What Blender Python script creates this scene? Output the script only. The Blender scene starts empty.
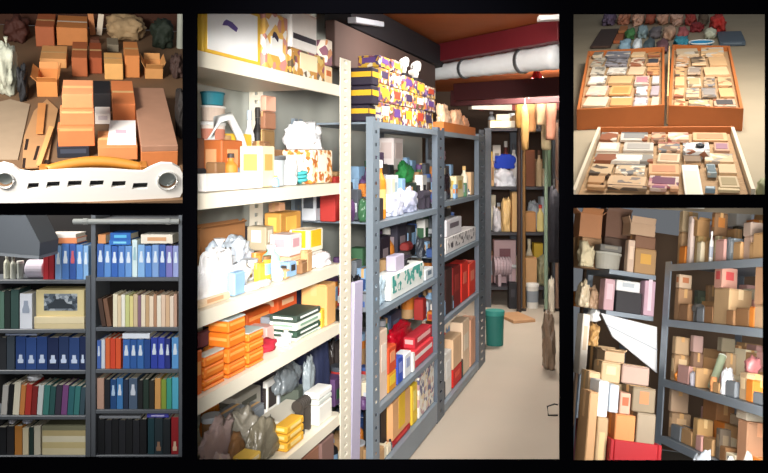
import bpy, bmesh, math, random
from mathutils import Matrix, Vector, noise

SC = bpy.context.scene
COL = SC.collection
CAM = Vector((0.0, 0.0, 1.6))
FP, CX, CY = 700.0, 384.0, 160.0
PI = math.pi
rnd = random.Random(7)

# ------------------------------------------------------------------ materials
_M = {}
def lin(h):
    h = h.lstrip('#')
    out = []
    for i in (0, 2, 4):
        c = int(h[i:i+2], 16) / 255
        out.append(c / 12.92 if c <= .04045 else ((c + .055) / 1.055) ** 2.4)
    return (*out, 1.0)

def mat(h, rough=.6, var=.12, scale=9, metal=0.0, bump=0.0, coat=0.0, trans=0.0, spec=.5):
    key = (h, rough, var, scale, metal, bump, coat, trans, spec)
    if key in _M: return _M[key]
    m = bpy.data.materials.new('surface_' + h.strip('#')); m.use_nodes = True
    nt = m.node_tree; b = nt.nodes['Principled BSDF']
    tc = nt.nodes.new('ShaderNodeTexCoord')
    nz = nt.nodes.new('ShaderNodeTexNoise'); nz.inputs['Scale'].default_value = scale; nz.inputs['Detail'].default_value = 5
    mx = nt.nodes.new('ShaderNodeMix'); mx.data_type = 'RGBA'
    c = lin(h)
    mx.inputs[6].default_value = tuple(max(0, v * (1 - var)) for v in c[:3]) + (1,)
    mx.inputs[7].default_value = tuple(min(1, v * (1 + var)) for v in c[:3]) + (1,)
    nt.links.new(tc.outputs['Object'], nz.inputs['Vector'])
    nt.links.new(nz.outputs['Fac'], mx.inputs[0])
    nt.links.new(mx.outputs[2], b.inputs['Base Color'])
    b.inputs['Roughness'].default_value = rough; b.inputs['Metallic'].default_value = metal
    b.inputs['Specular IOR Level'].default_value = spec
    if coat: b.inputs['Coat Weight'].default_value = coat
    if trans: b.inputs['Transmission Weight'].default_value = trans
    if bump:
        bp = nt.nodes.new('ShaderNodeBump'); bp.inputs['Strength'].default_value = bump; bp.inputs['Distance'].default_value = .02
        n2 = nt.nodes.new('ShaderNodeTexNoise'); n2.inputs['Scale'].default_value = scale * 3; n2.inputs['Detail'].default_value = 4
        nt.links.new(tc.outputs['Object'], n2.inputs['Vector'])
        nt.links.new(n2.outputs['Fac'], bp.inputs['Height']); nt.links.new(bp.outputs['Normal'], b.inputs['Normal'])
    _M[key] = m
    return m

def prn(*cols, scale=22, rough=.45):
    """printed packaging: blocks of flat ink in several colours"""
    key = ('prn', cols, scale, rough)
    if key in _M: return _M[key]
    m = bpy.data.materials.new('print_' + cols[0].strip('#')); m.use_nodes = True
    nt = m.node_tree; b = nt.nodes['Principled BSDF']
    tc = nt.nodes.new('ShaderNodeTexCoord'); oi = nt.nodes.new('ShaderNodeObjectInfo')
    ad = nt.nodes.new('ShaderNodeVectorMath'); ad.operation = 'ADD'
    sc = nt.nodes.new('ShaderNodeVectorMath'); sc.operation = 'SCALE'; sc.inputs['Scale'].default_value = 7.0
    cb = nt.nodes.new('ShaderNodeCombineXYZ')
    nt.links.new(oi.outputs['Random'], cb.inputs[0]); nt.links.new(oi.outputs['Random'], cb.inputs[2])
    nt.links.new(cb.outputs[0], sc.inputs[0]); nt.links.new(tc.outputs['Object'], ad.inputs[0]); nt.links.new(sc.outputs[0], ad.inputs[1])
    v = nt.nodes.new('ShaderNodeTexVoronoi'); v.inputs['Scale'].default_value = scale
    nt.links.new(ad.outputs[0], v.inputs['Vector'])
    sp = nt.nodes.new('ShaderNodeSeparateColor'); nt.links.new(v.outputs['Color'], sp.inputs[0])
    r = nt.nodes.new('ShaderNodeValToRGB'); r.color_ramp.interpolation = 'CONSTANT'
    el = r.color_ramp.elements
    while len(el) < len(cols): el.new(1.0)
    for i, c in enumerate(cols):
        el[i].position = 0 if i == 0 else (.4 + .6 * (i - 1) / max(1, len(cols) - 1)); el[i].color = lin(c)
    nt.links.new(sp.outputs[0], r.inputs[0]); nt.links.new(r.outputs[0], b.inputs['Base Color'])
    b.inputs['Roughness'].default_value = rough
    _M[key] = m
    return m

def asmat(c):
    if isinstance(c, str): return mat(c)
    return c

# ------------------------------------------------------------------ mesh helpers
def bx(bm, x0, x1, y0, y1, z0, z1, bev=0.0, M=None):
    r = bmesh.ops.create_cube(bm, size=1.0)
    vs = r['verts']
    for v in vs:
        v.co = Vector((x0 + (v.co.x + .5) * (x1 - x0), y0 + (v.co.y + .5) * (y1 - y0), z0 + (v.co.z + .5) * (z1 - z0)))
    if bev > 0:
        es = list({e for v in vs for e in v.link_edges})
        r = bmesh.ops.bevel(bm, geom=es, offset=min(bev, .3 * min(x1-x0, y1-y0, z1-z0)), segments=1, affect='EDGES', profile=.5)
        vs = list({v for f in r['faces'] for v in f.verts} | {v for v in vs if v.is_valid})
    if M is not None:
        for v in vs: v.co = M @ v.co
    return vs

def lathe(bm, prof, n=20, M=None):
    rings = []
    for r, z in prof:
        ring = []
        for i in range(n):
            a = 2 * PI * i / n
            p = Vector((r * math.cos(a), r * math.sin(a), z))
            ring.append(bm.verts.new(M @ p if M else p))
        rings.append(ring)
    for a, b in zip(rings, rings[1:]):
        for i in range(n):
            bm.faces.new((a[i], a[(i+1) % n], b[(i+1) % n], b[i]))
    bm.faces.new(list(reversed(rings[0]))); bm.faces.new(rings[-1])

def tube(bm, pts, r, n=8):
    pts = [Vector(p) for p in pts]
    rs = r if isinstance(r, (list, tuple)) else [r] * len(pts)
    rings = []
    for i, p in enumerate(pts):
        t = (pts[min(i+1, len(pts)-1)] - pts[max(i-1, 0)]).normalized()
        u = t.cross(Vector((0, 0, 1)) if abs(t.z) < .9 else Vector((1, 0, 0))).normalized(); w = t.cross(u)
        rings.append([bm.verts.new(p + u * rs[i] * math.cos(2*PI*k/n) + w * rs[i] * math.sin(2*PI*k/n)) for k in range(n)])
    for a, b in zip(rings, rings[1:]):
        for k in range(n): bm.faces.new((a[k], a[(k+1) % n], b[(k+1) % n], b[k]))
    bm.faces.new(list(reversed(rings[0]))); bm.faces.new(rings[-1])

def prism(bm, poly, y0, y1, M=None):
    """poly of (x, z), extruded along y"""
    f = lambda p: M @ p if M else p
    a = [bm.verts.new(f(Vector((x, y0, z)))) for x, z in poly]
    b = [bm.verts.new(f(Vector((x, y1, z)))) for x, z in poly]
    n = len(poly)
    bm.faces.new(a); bm.faces.new(list(reversed(b)))
    for i in range(n): bm.faces.new((a[i], b[i], b[(i+1) % n], a[(i+1) % n]))

def blob(bm, w, d, h, seed, rough=.3, sub=3, boxy=.5):
    r = bmesh.ops.create_icosphere(bm, subdivisions=sub, radius=1.0)
    s = Vector((seed * 3.17, seed * 1.3, seed * .7))
    vs = r['verts']
    for v in vs:
        c = v.co.normalized()
        m = max(abs(c.x), abs(c.y), abs(c.z))
        c = c * (1 - boxy) + (c / m) * boxy
        k = 1 + rough * noise.noise(c * 1.6 + s) + rough * .5 * noise.noise(c * 4.1 + s) + rough * .25 * noise.noise(c * 9 + s)
        v.co = c * k
        if v.co.z < -.7: v.co.z = -.7
    lo = [min(v.co[i] for v in vs) for i in range(3)]; hi = [max(v.co[i] for v in vs) for i in range(3)]
    for v in vs:
        q = [(v.co[i] - lo[i]) / (hi[i] - lo[i]) for i in range(3)]
        v.co = Vector(((q[0] - .5) * w, (q[1] - .5) * d, q[2] * h))

def link(name, bm, m, parent=None, M=None, smooth=False):
    me = bpy.data.meshes.new(name)
    bmesh.ops.recalc_face_normals(bm, faces=bm.faces)
    if smooth:
        for f in bm.faces: f.smooth = True
    bm.to_mesh(me); bm.free()
    me.materials.append(asmat(m))
    o = bpy.data.objects.new(name, me); COL.objects.link(o)
    if parent is not None: o.parent = parent
    if M is not None: o.matrix_world = M
    return o

def tag(o, label, cat, group=None, kind=None):
    o['label'] = label; o['category'] = cat
    if group: o['group'] = group
    if kind: o['kind'] = kind
    return o

def thing(name, label, cat, M, group=None):
    o = bpy.data.objects.new(name, None); COL.objects.link(o); o.empty_display_size = .05
    o.matrix_world = M
    return tag(o, label, cat, group)

def struct(name, bm, m, M=None, parent=None):
    o = link(name, bm, m, parent, M)
    if parent is None: o['kind'] = 'structure'
    return o

# ------------------------------------------------------------------ rooms
def ray(px, py): return Vector(((px - CX) / FP, 1.0, (CY - py) / FP))

class Room:
    def __init__(s, o, x, y, z, near=0, clampx=None):
        s.M = Matrix(((x[0], y[0], z[0], o[0]), (x[1], y[1], z[1], o[1]), (x[2], y[2], z[2], o[2]), (0, 0, 0, 1)))
        s.I = s.M.inverted(); s.R = s.M.to_3x3(); s.near = near; s.clampx = clampx; s.occ = []
    def hit(s, px, py, axis, val):
        o = s.I @ CAM; d = s.I.to_3x3() @ ray(px, py)
        return o + d * ((val - o[axis]) / d[axis])
    def px(s, x, y, z):
        w = s.M @ Vector((x, y, z)) - CAM
        return CX + FP * w.x / w.y
    def sx(s, px, y, z):
        A = s.M @ Vector((0, y, z)) - CAM; B = s.R @ Vector((1, 0, 0)); t = (px - CX) / FP
        return (t * A.y - A.x) / (B.x - t * B.y)
    def syx(s, px, x, z):
        A = s.M @ Vector((x, 0, z)) - CAM; B = s.R @ Vector((0, 1, 0)); t = (px - CX) / FP
        return (t * A.y - A.x) / (B.x - t * B.y)
    def sz(s, x, y, py):
        A = s.M @ Vector((x, y, 0)) - CAM; B = s.R @ Vector((0, 0, 1)); t = (CY - py) / FP
        return (t * A.y - A.z) / (B.z - t * B.y)
    def sy(s, x, z, py):
        A = s.M @ Vector((x, 0, z)) - CAM; B = s.R @ Vector((0, 1, 0)); t = (CY - py) / FP
        return (t * A.y - A.z) / (B.z - t * B.y)
    def T(s, x, y, z, rz=0.0): return s.M @ Matrix.Translation((x, y, z)) @ Matrix.Rotation(rz, 4, 'Z')

GAP = .0028
LIM = [None]
def fit_shelf(R, z, x0, x1, ytop, d, dd):
    """front face spans x0..x1 in the photo at depth d; returns centre, width, depth, height"""
    xa, xb = R.sx(x0, d, z), R.sx(x1, d, z)
    if R.near > 0: xb = max(xa + .05, R.sx(x1, d + dd, z))
    if R.clampx is not None and R.px(xa, d + dd, z) < R.clampx:
        if R.px(xa, d, z) < R.clampx: xa = R.sx(R.clampx, d, z)
        dd = max(.012, R.syx(R.clampx, xa, z) - d)
        if xb - xa < .02: xb = xa + .02
    if LIM[0]:
        xa, xb = max(xa, LIM[0][0]), min(xb, LIM[0][1])
        if xb - xa < .035: xa = max(LIM[0][0], xb - .06); xb = min(LIM[0][1], xa + .06)
    h = max(.012, R.sz((xa + xb) / 2, d, ytop) - z)
    return (xa + xb) / 2, d + dd / 2, xb - xa - 2 * GAP, dd - 2 * GAP, h - GAP

# ------------------------------------------------------------------ kinds of thing
CARD = '#c98b4e'
def add_panels(root, w, d, h, kw, near):
    lab = kw.get('lab')
    if lab:
        c, fw, fh, oz = (list(lab) + [.6, .5, .5])[:4] if isinstance(lab, (list, tuple)) else (lab, .6, .5, .5)
        bm = bmesh.new(); bx(bm, -w*fw/2, w*fw/2, -d/2-.0012, -d/2, h*(oz-fh/2), h*(oz+fh/2)); link('label', bm, c, root)
        if near and not kw.get('front_only'):
            bm = bmesh.new(); x = near * w / 2
            bx(bm, min(x, x+near*.0012), max(x, x+near*.0012), -d*fw/2, d*fw/2, h*(oz-fh/2), h*(oz+fh/2)); link('label', bm, c, root)
    mark = kw.get('mark')
    if mark:
        bm = bmesh.new(); q = [(0, 0), (.35, .1), (.9, -.2), (1, .15), (.6, .5), (.25, .55), (.1, .35)]
        prism(bm, [(-w*.2 + a*w*.26, h*.55 + b*h*.22) for a, b in q], -d/2-.0026, -d/2-.0013); link('printed_mark', bm, mark, root)

def k_box(root, w, d, h, col, kw, near):
    lid = kw.get('lid'); hb = h * (kw.get('lidf', .8)) if lid else h
    bm = bmesh.new(); bx(bm, -w/2, w/2, -d/2, d/2, 0, hb - (.001 if lid else 0), .004); link('body', bm, col, root)
    if lid:
        bm = bmesh.new(); bx(bm, -w/2, w/2, -d/2, d/2, hb, h, .004); link('lid', bm, lid, root)
    add_panels(root, w, d, h, kw, near)

def k_carton(root, w, d, h, col, kw, near):
    hf = h - .004
    bm = bmesh.new(); bx(bm, -w/2, w/2, -d/2, d/2, 0, hf, .005); link('body', bm, col, root)
    for s in (-1, 1):
        bm = bmesh.new()
        y0, y1 = (-d/2+.002, -.0015) if s < 0 else (.0015, d/2-.002)
        bx(bm, -w/2+.002, w/2-.002, y0, y1, hf, h); link('flap', bm, col, root)
    t = min(.05, d*.22)
    bm = bmesh.new(); bx(bm, -w/2+.004, w/2-.004, -t/2, t/2, h, h+.0008)
    for s in (-1, 1):
        x = s*w/2; bx(bm, min(x, x+s*.001), max(x, x+s*.001), -t/2, t/2, h*.72, h)
    link('tape', bm, kw.get('tape', '#d9ad74'), root)
    add_panels(root, w, d, h, kw, near)

def k_open(root, w, d, h, col, kw, near):
    t = .005; bm = bmesh.new()
    bx(bm, -w/2, w/2, -d/2, d/2, 0, t); bx(bm, -w/2, w/2, -d/2, -d/2+t, t, h); bx(bm, -w/2, w/2, d/2-t, d/2, t, h)
    bx(bm, -w/2, -w/2+t, -d/2+t, d/2-t, t, h); bx(bm, w/2-t, w/2, -d/2+t, d/2-t, t, h)
    link('body', bm, col, root)
    fl = kw.get('flap', .45); an = kw.get('ang', 50)
    for ax, s, L in (('x', -1, d), ('x', 1, d), ('y', -1, w), ('y', 1, w)):
        if kw.get('flaps', 'xXyY').find({('x', -1): 'x', ('x', 1): 'X', ('y', -1): 'y', ('y', 1): 'Y'}[(ax, s)]) < 0: continue
        bm = bmesh.new(); l = fl * min(w, d); a = math.radians(an + rnd.uniform(-18, 18))
        if ax == 'x':
            M = Matrix.Translation((s*(w/2-.002), 0, h)) @ Matrix.Rotation(s*a, 4, 'Y')
            bx(bm, -t/2, t/2, -L/2+.006, L/2-.006, 0.001, l, M=M)
        else:
            M = Matrix.Translation((0, s*(d/2-.002), h)) @ Matrix.Rotation(-s*a, 4, 'X')
            bx(bm, -L/2+.006, L/2-.006, -t/2, t/2, 0.001, l, M=M)
        link('flap', bm, kw.get('flapcol', col), root)
    add_panels(root, w, d, h, kw, near)

def k_tray(root, w, d, h, col, kw, near):
    t = .012; bm = bmesh.new()
    bx(bm, -w/2, w/2, -d/2, d/2, 0, t)
    link('bottom', bm, col, root)
    for nm, a in (('front_wall', (-w/2, w/2, -d/2, -d/2+t, t, h)), ('back_wall', (-w/2, w/2, d/2-t, d/2, t, h)),
              ('side_wall', (-w/2, -w/2+t, -d/2+t, d/2-t, t, h)), ('side_wall', (w/2-t, w/2, -d/2+t, d/2-t, t, h))):
        bm = bmesh.new(); bx(bm, *a); link(nm, bm, kw.get(nm, col), root)

def k_bottle(root, w, d, h, col, kw, near):
    r = min(w, d) / 2; n = kw.get('neck', .42)
    bm = bmesh.new(); lathe(bm, [(r*.92, 0), (r, h*.03), (r, h*.58), (r*.93, h*.66), (r*n, h*.78), (r*n, h*.86)]); link('body', bm, col, root, smooth=False)
    bm = bmesh.new(); lathe(bm, [(r*n*1.2, h*.865), (r*n*1.2, h*.98), (r*n, h)]); link('cap', bm, kw.get('cap', '#e8e6e0'), root)
    if kw.get('lab'):
        bm = bmesh.new(); lathe(bm, [(r*1.012, h*.16), (r*1.012, h*.5)]); link('label', bm, kw['lab'], root)

def k_tub(root, w, d, h, col, kw, near):
    r = min(w, d) / 2; e = max(w, d) / min(w, d)
    S = Matrix.Diagonal((e if w > d else 1, e if d > w else 1, 1, 1))
    bm = bmesh.new(); lathe(bm, [(r*.84, 0), (r*.86, h*.02), (r*.94, h*.84), (r*.94, h*.86)], 24, S); link('body', bm, col, root)
    bm = bmesh.new(); lathe(bm, [(r*.99, h*.865), (r, h*.88), (r, h*.98), (r*.96, h)], 24, S); link('lid', bm, kw.get('lid', '#ecebe6'), root)
    if kw.get('lab'):
        bm = bmesh.new(); lathe(bm, [(r*.9, h*.25), (r*.945, h*.7)], 24, S); link('label', bm, kw['lab'], root)

def k_can(root, w, d, h, col, kw, near):
    r = min(w, d) / 2
    bm = bmesh.new(); lathe(bm, [(r*.97, 0), (r*.97, h*.96), (r*.9, h*.96)], 24); link('body', bm, col, root)
    bm = bmesh.new(); lathe(bm, [(r, h*.955), (r, h), (r*.88, h), (r*.86, h*.975)], 24); link('rim', bm, kw.get('rim', '#b9bcc0'), root)
    bm = bmesh.new(); tube(bm, [(r*math.cos(a), -abs(r*math.sin(a))*.35 - r*.9, h*.9 - h*.5*math.sin(a)) for a in [PI*i/10 for i in range(11)]], r*.03, 6)
    link('handle', bm, '#a8a8a8', root)

def k_bag(root, w, d, h, col, kw, near):
    bm = bmesh.new(); blob(bm, w, d, h, kw.get('seed', rnd.uniform(0, 50)), kw.get('rough', .42), 4 if max(w, h) > .12 else 3, .35)
    rg = kw.get('gloss', .28 if (root.get('category') in ('bag',)) else .75)
    link('bag', bm, mat(col, rg, .1, 7, bump=.5) if isinstance(col, str) else col, root, smooth=True)
    if kw.get('knot'):
        bm = bmesh.new(); M = Matrix.Translation((w*.08, 0, h*.93))
        lathe(bm, [(w*.03, 0), (w*.022, h*.06), (w*.09, h*.2)], 9, M); link('knot', bm, mat(col, .28, .1, 7, bump=.5) if isinstance(col, str) else col, root)

def k_coil(root, w, d, h, col, kw, near):
    r = w / 2; t = min(h / 3, r * .22); bm = bmesh.new()
    pts = [((r-t)*math.cos(a)*(1-.02*(i % 5)), (d/2-t)*math.sin(a), t + i*(h-2*t)/60) for i, a in enumerate([i*2*PI/20 for i in range(61)])]
    tube(bm, pts, t*.9, 7); link('coil', bm, col, root, smooth=True)

def k_roll(root, w, d, h, col, kw, near):
    r = min(d, h) / 2; bm = bmesh.new(); M = Matrix.Translation((0, 0, r)) @ Matrix.Rotation(PI/2, 4, 'Y')
    lathe(bm, [(r*.96, -w/2), (r, -w/2+.004), (r, w/2-.004), (r*.96, w/2)], 22, M); link('roll', bm, col, root)
    bm = bmesh.new(); lathe(bm, [(r*.45, -w/2-.003), (r*.45, w/2+.003)], 14, M); link('core', bm, kw.get('core', '#8a6a46'), root)

def k_board(root, w, d, h, col, kw, near):
    bm = bmesh.new(); bx(bm, -w/2, w/2, -d/2, d/2, 0, h, .003); link('board', bm, col, root)
    add_panels(root, w, d, h, kw, near)

def k_drill(root, w, d, h, col, kw, near):
    """hand-held power tool lying on its battery foot"""
    bm = bmesh.new(); r = min(h*.2, d*.45); M = Matrix.Translation((0, 0, h*.78)) @ Matrix.Rotation(PI/2, 4, 'Y')
    lathe(bm, [(r*.8, -w*.45), (r, -w*.4), (r, w*.15), (r*.6, w*.25)], 14, M); link('housing', bm, col, root)
    bm = bmesh.new(); lathe(bm, [(r*.5, w*.25), (r*.5, w*.36), (r*.2, w*.5)], 12, M); link('chuck', bm, '#3a3a3c', root)
    bm = bmesh.new(); prism(bm, [(-w*.3, h*.62), (-w*.02, h*.62), (-w*.1, h*.16), (-w*.34, h*.16)], -r*.55, r*.55); link('grip', bm, '#26262a', root)
    bm = bmesh.new(); bx(bm, -w*.42, w*.08, -r*.85, r*.85, 0, h*.155, .004); link('battery', bm, kw.get('batt', '#1c1c20'), root)

def k_motor(root, w, d, h, col, kw, near):
    """small cast machine part: ribbed round body on feet with a shaft"""
    r = min(d, h*.9) / 2; M = Matrix.Translation((0, 0, h - r)) @ Matrix.Rotation(PI/2, 4, 'Y'); bm = bmesh.new(); pr = []
    n = 6
    for i in range(n):
        x = -w*.42 + w*.7*i/n; pr += [(r, x), (r, x+w*.07), (r*.86, x+w*.075), (r*.86, x+w*.11)]
    lathe(bm, pr, 18, M); link('housing', bm, col, root)
    bm = bmesh.new(); lathe(bm, [(r*.2, w*.3), (r*.2, w*.5)], 10, M); link('shaft', bm, '#b5b5b5', root)
    for s in (-1, 1):
        bm = bmesh.new(); bx(bm, s*w*.22-w*.06, s*w*.22+w*.06, -d*.42, d*.42, 0, h-1.7*r, .002); link('foot', bm, col, root)

KIND = dict(box=k_box, carton=k_carton, open=k_open, bottle=k_bottle, tub=k_tub, can=k_can, bag=k_bag, coil=k_coil,
            roll=k_roll, board=k_board, drill=k_drill, motor=k_motor, tray=k_tray)
NAME = dict(box='storage_box', carton='carton', open='open_carton', bottle='bottle', tub='plastic_tub', can='can', bag='plastic_bag', coil='hose_coil',
            roll='roll', board='board', drill='power_drill', motor='electric_motor', tray='tray')
CAT = dict(box='box', carton='box', open='box', bottle='bottle', tub='tub', can='can', bag='bag', coil='hose', roll='roll', board='board',
           drill='tool', motor='machine part', tray='tray')

def obst(R, x0, x1, y0, y1, z0, z1): R.occ.append((x0, x1, y0, y1, z0, z1))
def trim(R, b, lo=.018):
    """cut the new item back where it would run into one that already stands there"""
    b = list(b)
    for _ in range(3):
        for o in R.occ:
            if any(b[2*i+1] <= o[2*i] + 1e-4 or b[2*i] >= o[2*i+1] - 1e-4 for i in range(3)): continue
            best = None
            for i in range(3):
                c = [(b[2*i+1] - o[2*i], 2*i+1, o[2*i] - GAP)]
                if i < 2: c.append((o[2*i+1] - b[2*i], 2*i, o[2*i+1] + GAP))
                for pen, k, v in c:
                    left = (v - b[2*i]) if k % 2 else (b[2*i+1] - v)
                    if left < lo: continue
                    f = pen / max(1e-6, b[2*i+1] - b[2*i]) * (1.6 if i == 2 else 1)
                    if best is None or f < best[0]: best = (f, k, v)
            if best is None: return None
            b[best[1]] = best[2]
    return b

def make(kind, R, cx, cy, z, w, d, h, col, label, name=None, cat=None, rz=0.0, group=None, tilt=0.0, soft=False, **kw):
    if not rz and not tilt:
        b = trim(R, (cx - w/2, cx + w/2, cy - d/2, cy + d/2, z, z + h))
        if b is None:
            if soft: return None
            print('NO ROOM:', label)
            b = (cx - w/2, cx + w/2, cy - d/2, cy + d/2, z, z + h)
        cx, cy, w, d, h = (b[0]+b[1])/2, (b[2]+b[3])/2, b[1]-b[0], b[3]-b[2], b[5]-b[4]
        R.occ.append(tuple(b) if kind != 'tray' else (b[0], b[1], b[2], b[3], b[4], b[4] + .013))
    M = R.T(cx, cy, z, rz)
    if tilt: M = M @ Matrix.Rotation(tilt, 4, 'Y')
    root = thing(name or NAME[kind], label, cat or CAT[kind], M, group)
    KIND[kind](root, w, d, h, asmat(col) if kind != 'bag' else col, kw, R.near)
    root['_t'] = z + h
    return root

CW = {'#f2efe8': 'white', '#e8dcc0': 'cream', '#c29a6c': 'tan', '#8f6844': 'brown', '#3a3230': 'dark brown', '#1d1c20': 'black', '#7f858c': 'grey', '#c9ced4': 'pale grey', '#3a5a9a': 'blue', '#8fb4d6': 'light blue',
      '#b5322c': 'red', '#d9822e': 'orange', '#e2b83a': 'yellow', '#3f6b4a': 'green', '#a9d0bc': 'mint', '#d9a8a0': 'pink', '#6a4a78': 'purple', '#4a4f58': 'slate'}
ORDW = ['first', 'second', 'third', 'fourth', 'fifth', 'sixth', 'seventh', 'eighth', 'ninth', 'tenth', 'eleventh', 'twelfth', 'thirteenth', 'fourteenth', 'fifteenth', 'sixteenth']
KW = {'box': 'box', 'carton': 'carton', 'bottle': 'bottle', 'bag': 'bag', 'tub': 'tub', 'motor': 'machine part'}
FILL, SKIP, NF = [], set([1,5,14,15,16,17,20,33,34,35,40,41,42,43,48,49,52,53,63,66,67,68,69,71,73,74,75,77,78,79,82,83,84,85,90,103,104,105,111,115,120,121,122,135,136,138,139,140,142,143,146,151,154,156,158,159,163,165,166,167,170,172,174,188,189,190,191,193,194,195,196,197,198,199,201,204,207,208,209,219,220,221,223,224,225,242,243,244,245,248,250,251,253,254,260,262,263,264,265,268,270,271,274,275,276,277,278,279,280,281,282,283,298,299,300,301,302,304,305,306,307,308,309,310,311,312,315,316,319,320,321,322,323,324,325,327,330,331,332,333,334,335,336,337,338,339,340,353,354,355,356,358,360,361,362,363,364,365,366,368,369,370,374,375,377,378,381,383,385,387,389,390,391,392,393,394,395,396,397,398,400,402,414,415,416,417,420,421,422,424,425,427,428,431,432,435,437,438,439,446,447,448,449,450,451,452,453,454,455,469,471,472,473,474,475,476,477,478,480,481,482,483,486,489,490,491,492,493,494,495,496,497,503,504,505,506,507,508,509,510,511,520,524,527,528,529,530,531,532,533,534,535,536,537,538,540,541,542,543,544,545,546,547,548,549,550,551,552,557,558,559,560,561,562,563,564,565,566,567,568,569,570,571,576,582,584,588,589,591,593,594,596,599,600,605,610,611,612,619,621,631,635,636,638,639,640,641,642,643,644,646,647,649,650,651,652,653,654,655,657,658,659,660,661,662,664,672,673,674,676,677,678,679,680,681,682,683,684,685,687,688,689,690,691,692,694,695,697,698,699,700,701,709,710,711,714,715,716,717,718,719,720,726,727,728,729,733,735,736,737,746,747,748,749,750,751,752,753,754,755,756,757,759,761,762,763,764,765,766,767,771,772,773,774,782,783,785,786,787,789,790,791]), [0]
def backfill(R, z, x0, x1, y, dp, hs, seed, where, pal=None, kinds=('box', 'box', 'carton', 'bottle', 'box', 'bag', 'tub'), wr=(.07, .15), group=None):
    """a further row of goods along the shelf, each its own thing"""
    r = random.Random(seed); x = x0 + .003; i = 0; pal = pal or list(CW)
    while x < x1 - .05 and i < 16:
        w = min(r.uniform(*wr), x1 - x - .002); h = r.uniform(*hs); k = r.choice(kinds); c = r.choice(pal)
        if k in ('bottle', 'tub'): w = min(w, .085)
        kw = {}
        if k == 'box' and r.random() < .7: kw['lab'] = (r.choice(pal), r.uniform(.5, .85), r.uniform(.25, .6), r.uniform(.4, .6))
        if k in ('bottle', 'tub') and r.random() < .7: kw['lab'] = r.choice(pal)
        if k == 'bottle': kw['cap'] = r.choice(pal)
        if k == 'tub': kw['lid'] = r.choice(pal)
        if k == 'bag': kw['seed'] = r.uniform(0, 90)
        NF[0] += 1; df_ = min(dp, r.uniform(.7, 1) * dp)
        if NF[0] in SKIP:                                   # nothing of it can be seen from the front
            x += w; continue
        o = make(k, R, x + w/2, y + dp/2, z + GAP, w - .003, df_, h, c, f'{CW[c]} {KW[k]}, {ORDW[i]} in {where}', soft=True, group=group, **kw)
        if o is not None: i += 1; FILL.append((NF[0], o))
        x += w

def shelf_item(R, z, kind, x0, x1, ytop, d, dd, col, label, **kw):
    cx, cy, w, dp, h = fit_shelf(R, z, x0, x1, ytop, d, dd)
    return make(kind, R, cx, cy, z + GAP, w, dp, h, col, label, **kw)

def floor_item(R, kind, x0, x1, ybot, yft, ybt, col, label, z=0.0, mind=.04, **kw):
    """front bottom edge x0..x1 at row ybot, its top edge at row yft, the far top edge at row ybt"""
    xm = (x0 + x1) / 2
    p = R.hit(xm, ybot, 2, z); y = p.y
    xa, xb = R.sx(x0, y, z), R.sx(x1, y, z); x = (xa + xb) / 2
    h = max(.01, R.sz(x, y, yft) - z)
    dp = max(mind, R.sy(x, z + h, ybt) - y) if ybt < yft - .3 else mind
    if 'dp' in kw: dp = kw.pop('dp')
    o = make(kind, R, x, y + dp / 2, z + GAP, xb - xa - 2*GAP, dp, h, col, label, **kw)
    return o

def drop(root):
    return root['_t']
# ================================================================== the setting
W = Room((0, 0, 0), (1, 0, 0), (0, 1, 0), (0, 0, 1))
def n3(v): v = Vector(v); return v.normalized()

# front wall: a black partition with five openings onto five store rooms
BY0, BY1 = 1.615, 1.623
kf = BY0 / FP
HOLES = [(-16, 182.5, 13.2, 203.3), (-16, 182.0, 215.2, 458.5), (196.6, 560.0, 13.2, 460.6), (573.6, 766.6, 13.6, 194.6), (573.6, 764.6, 208.0, 461.6)]
bm = bmesh.new()
xs = sorted({-2.0, 2.0} | {(v - CX) * kf for h in HOLES for v in h[:2]})
zs = sorted({0.0, 2.6} | {1.6 + (CY - v) * kf for h in HOLES for v in h[2:]})
for i in range(len(xs) - 1):
    for j in range(len(zs) - 1):
        cx = (xs[i] + xs[i+1]) / 2 / kf + CX; cy = CY - ((zs[j] + zs[j+1]) / 2 - 1.6) / kf
        if any(h[0] < cx < h[1] and h[2] < cy < h[3] for h in HOLES): continue
        bx(bm, xs[i], xs[i+1], BY0, BY1, zs[j], zs[j+1])
struct('wall_front', bm, mat('#020203', 1.0, .1, spec=0.0))

def xr(px, y): return (px - CX) / FP * y
def plan(name, pts, z0, z1, m):
    bm = bmesh.new()
    a = [bm.verts.new((x, y, z0)) for x, y in pts]; b = [bm.verts.new((x, y, z1)) for x, y in pts]
    n = len(pts); bm.faces.new(list(reversed(a))); bm.faces.new(b)
    for i in range(n): bm.faces.new((a[i], a[(i+1) % n], b[(i+1) % n], b[i]))
    return struct(name, bm, m)

YF = 9.2
# added dividers, edge-on to the camera, stopping light spill between rooms
plan('divider_left', [(xr(188, 1.66), 1.66), (xr(189.5, 1.66), 1.66), (xr(189.5, YF), YF), (xr(188, YF), YF)], 0, 3.6, mat('#6d6a66', .9))
plan('divider_right', [(xr(566, 1.66), 1.66), (xr(567.5, 1.66), 1.66), (xr(567.5, YF), YF), (xr(566, YF), YF)], 0, 3.6, mat('#6d6a66', .9))
plan('floor', [(xr(190, 1.66), 1.66), (xr(565.5, 1.66), 1.66), (xr(565.5, YF), YF), (xr(190, YF), YF)], -.05, 0, mat('#bdb0a0', .75, .09, 1.7, bump=.08))
plan('ceiling', [(xr(190, 2.3), 2.3), (xr(565.5, 2.3), 2.3), (xr(565.5, YF), YF), (xr(190, YF), YF)], 2.49, 2.52, mat('#b8642f', .7, .3, 2.2))
plan('wall_back', [(xr(190, YF-.1), YF-.1), (xr(565.5, YF-.1), YF-.1), (xr(565.5, YF), YF), (xr(190, YF), YF)], 0, 2.49, mat('#4a3a30', .9))

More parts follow.
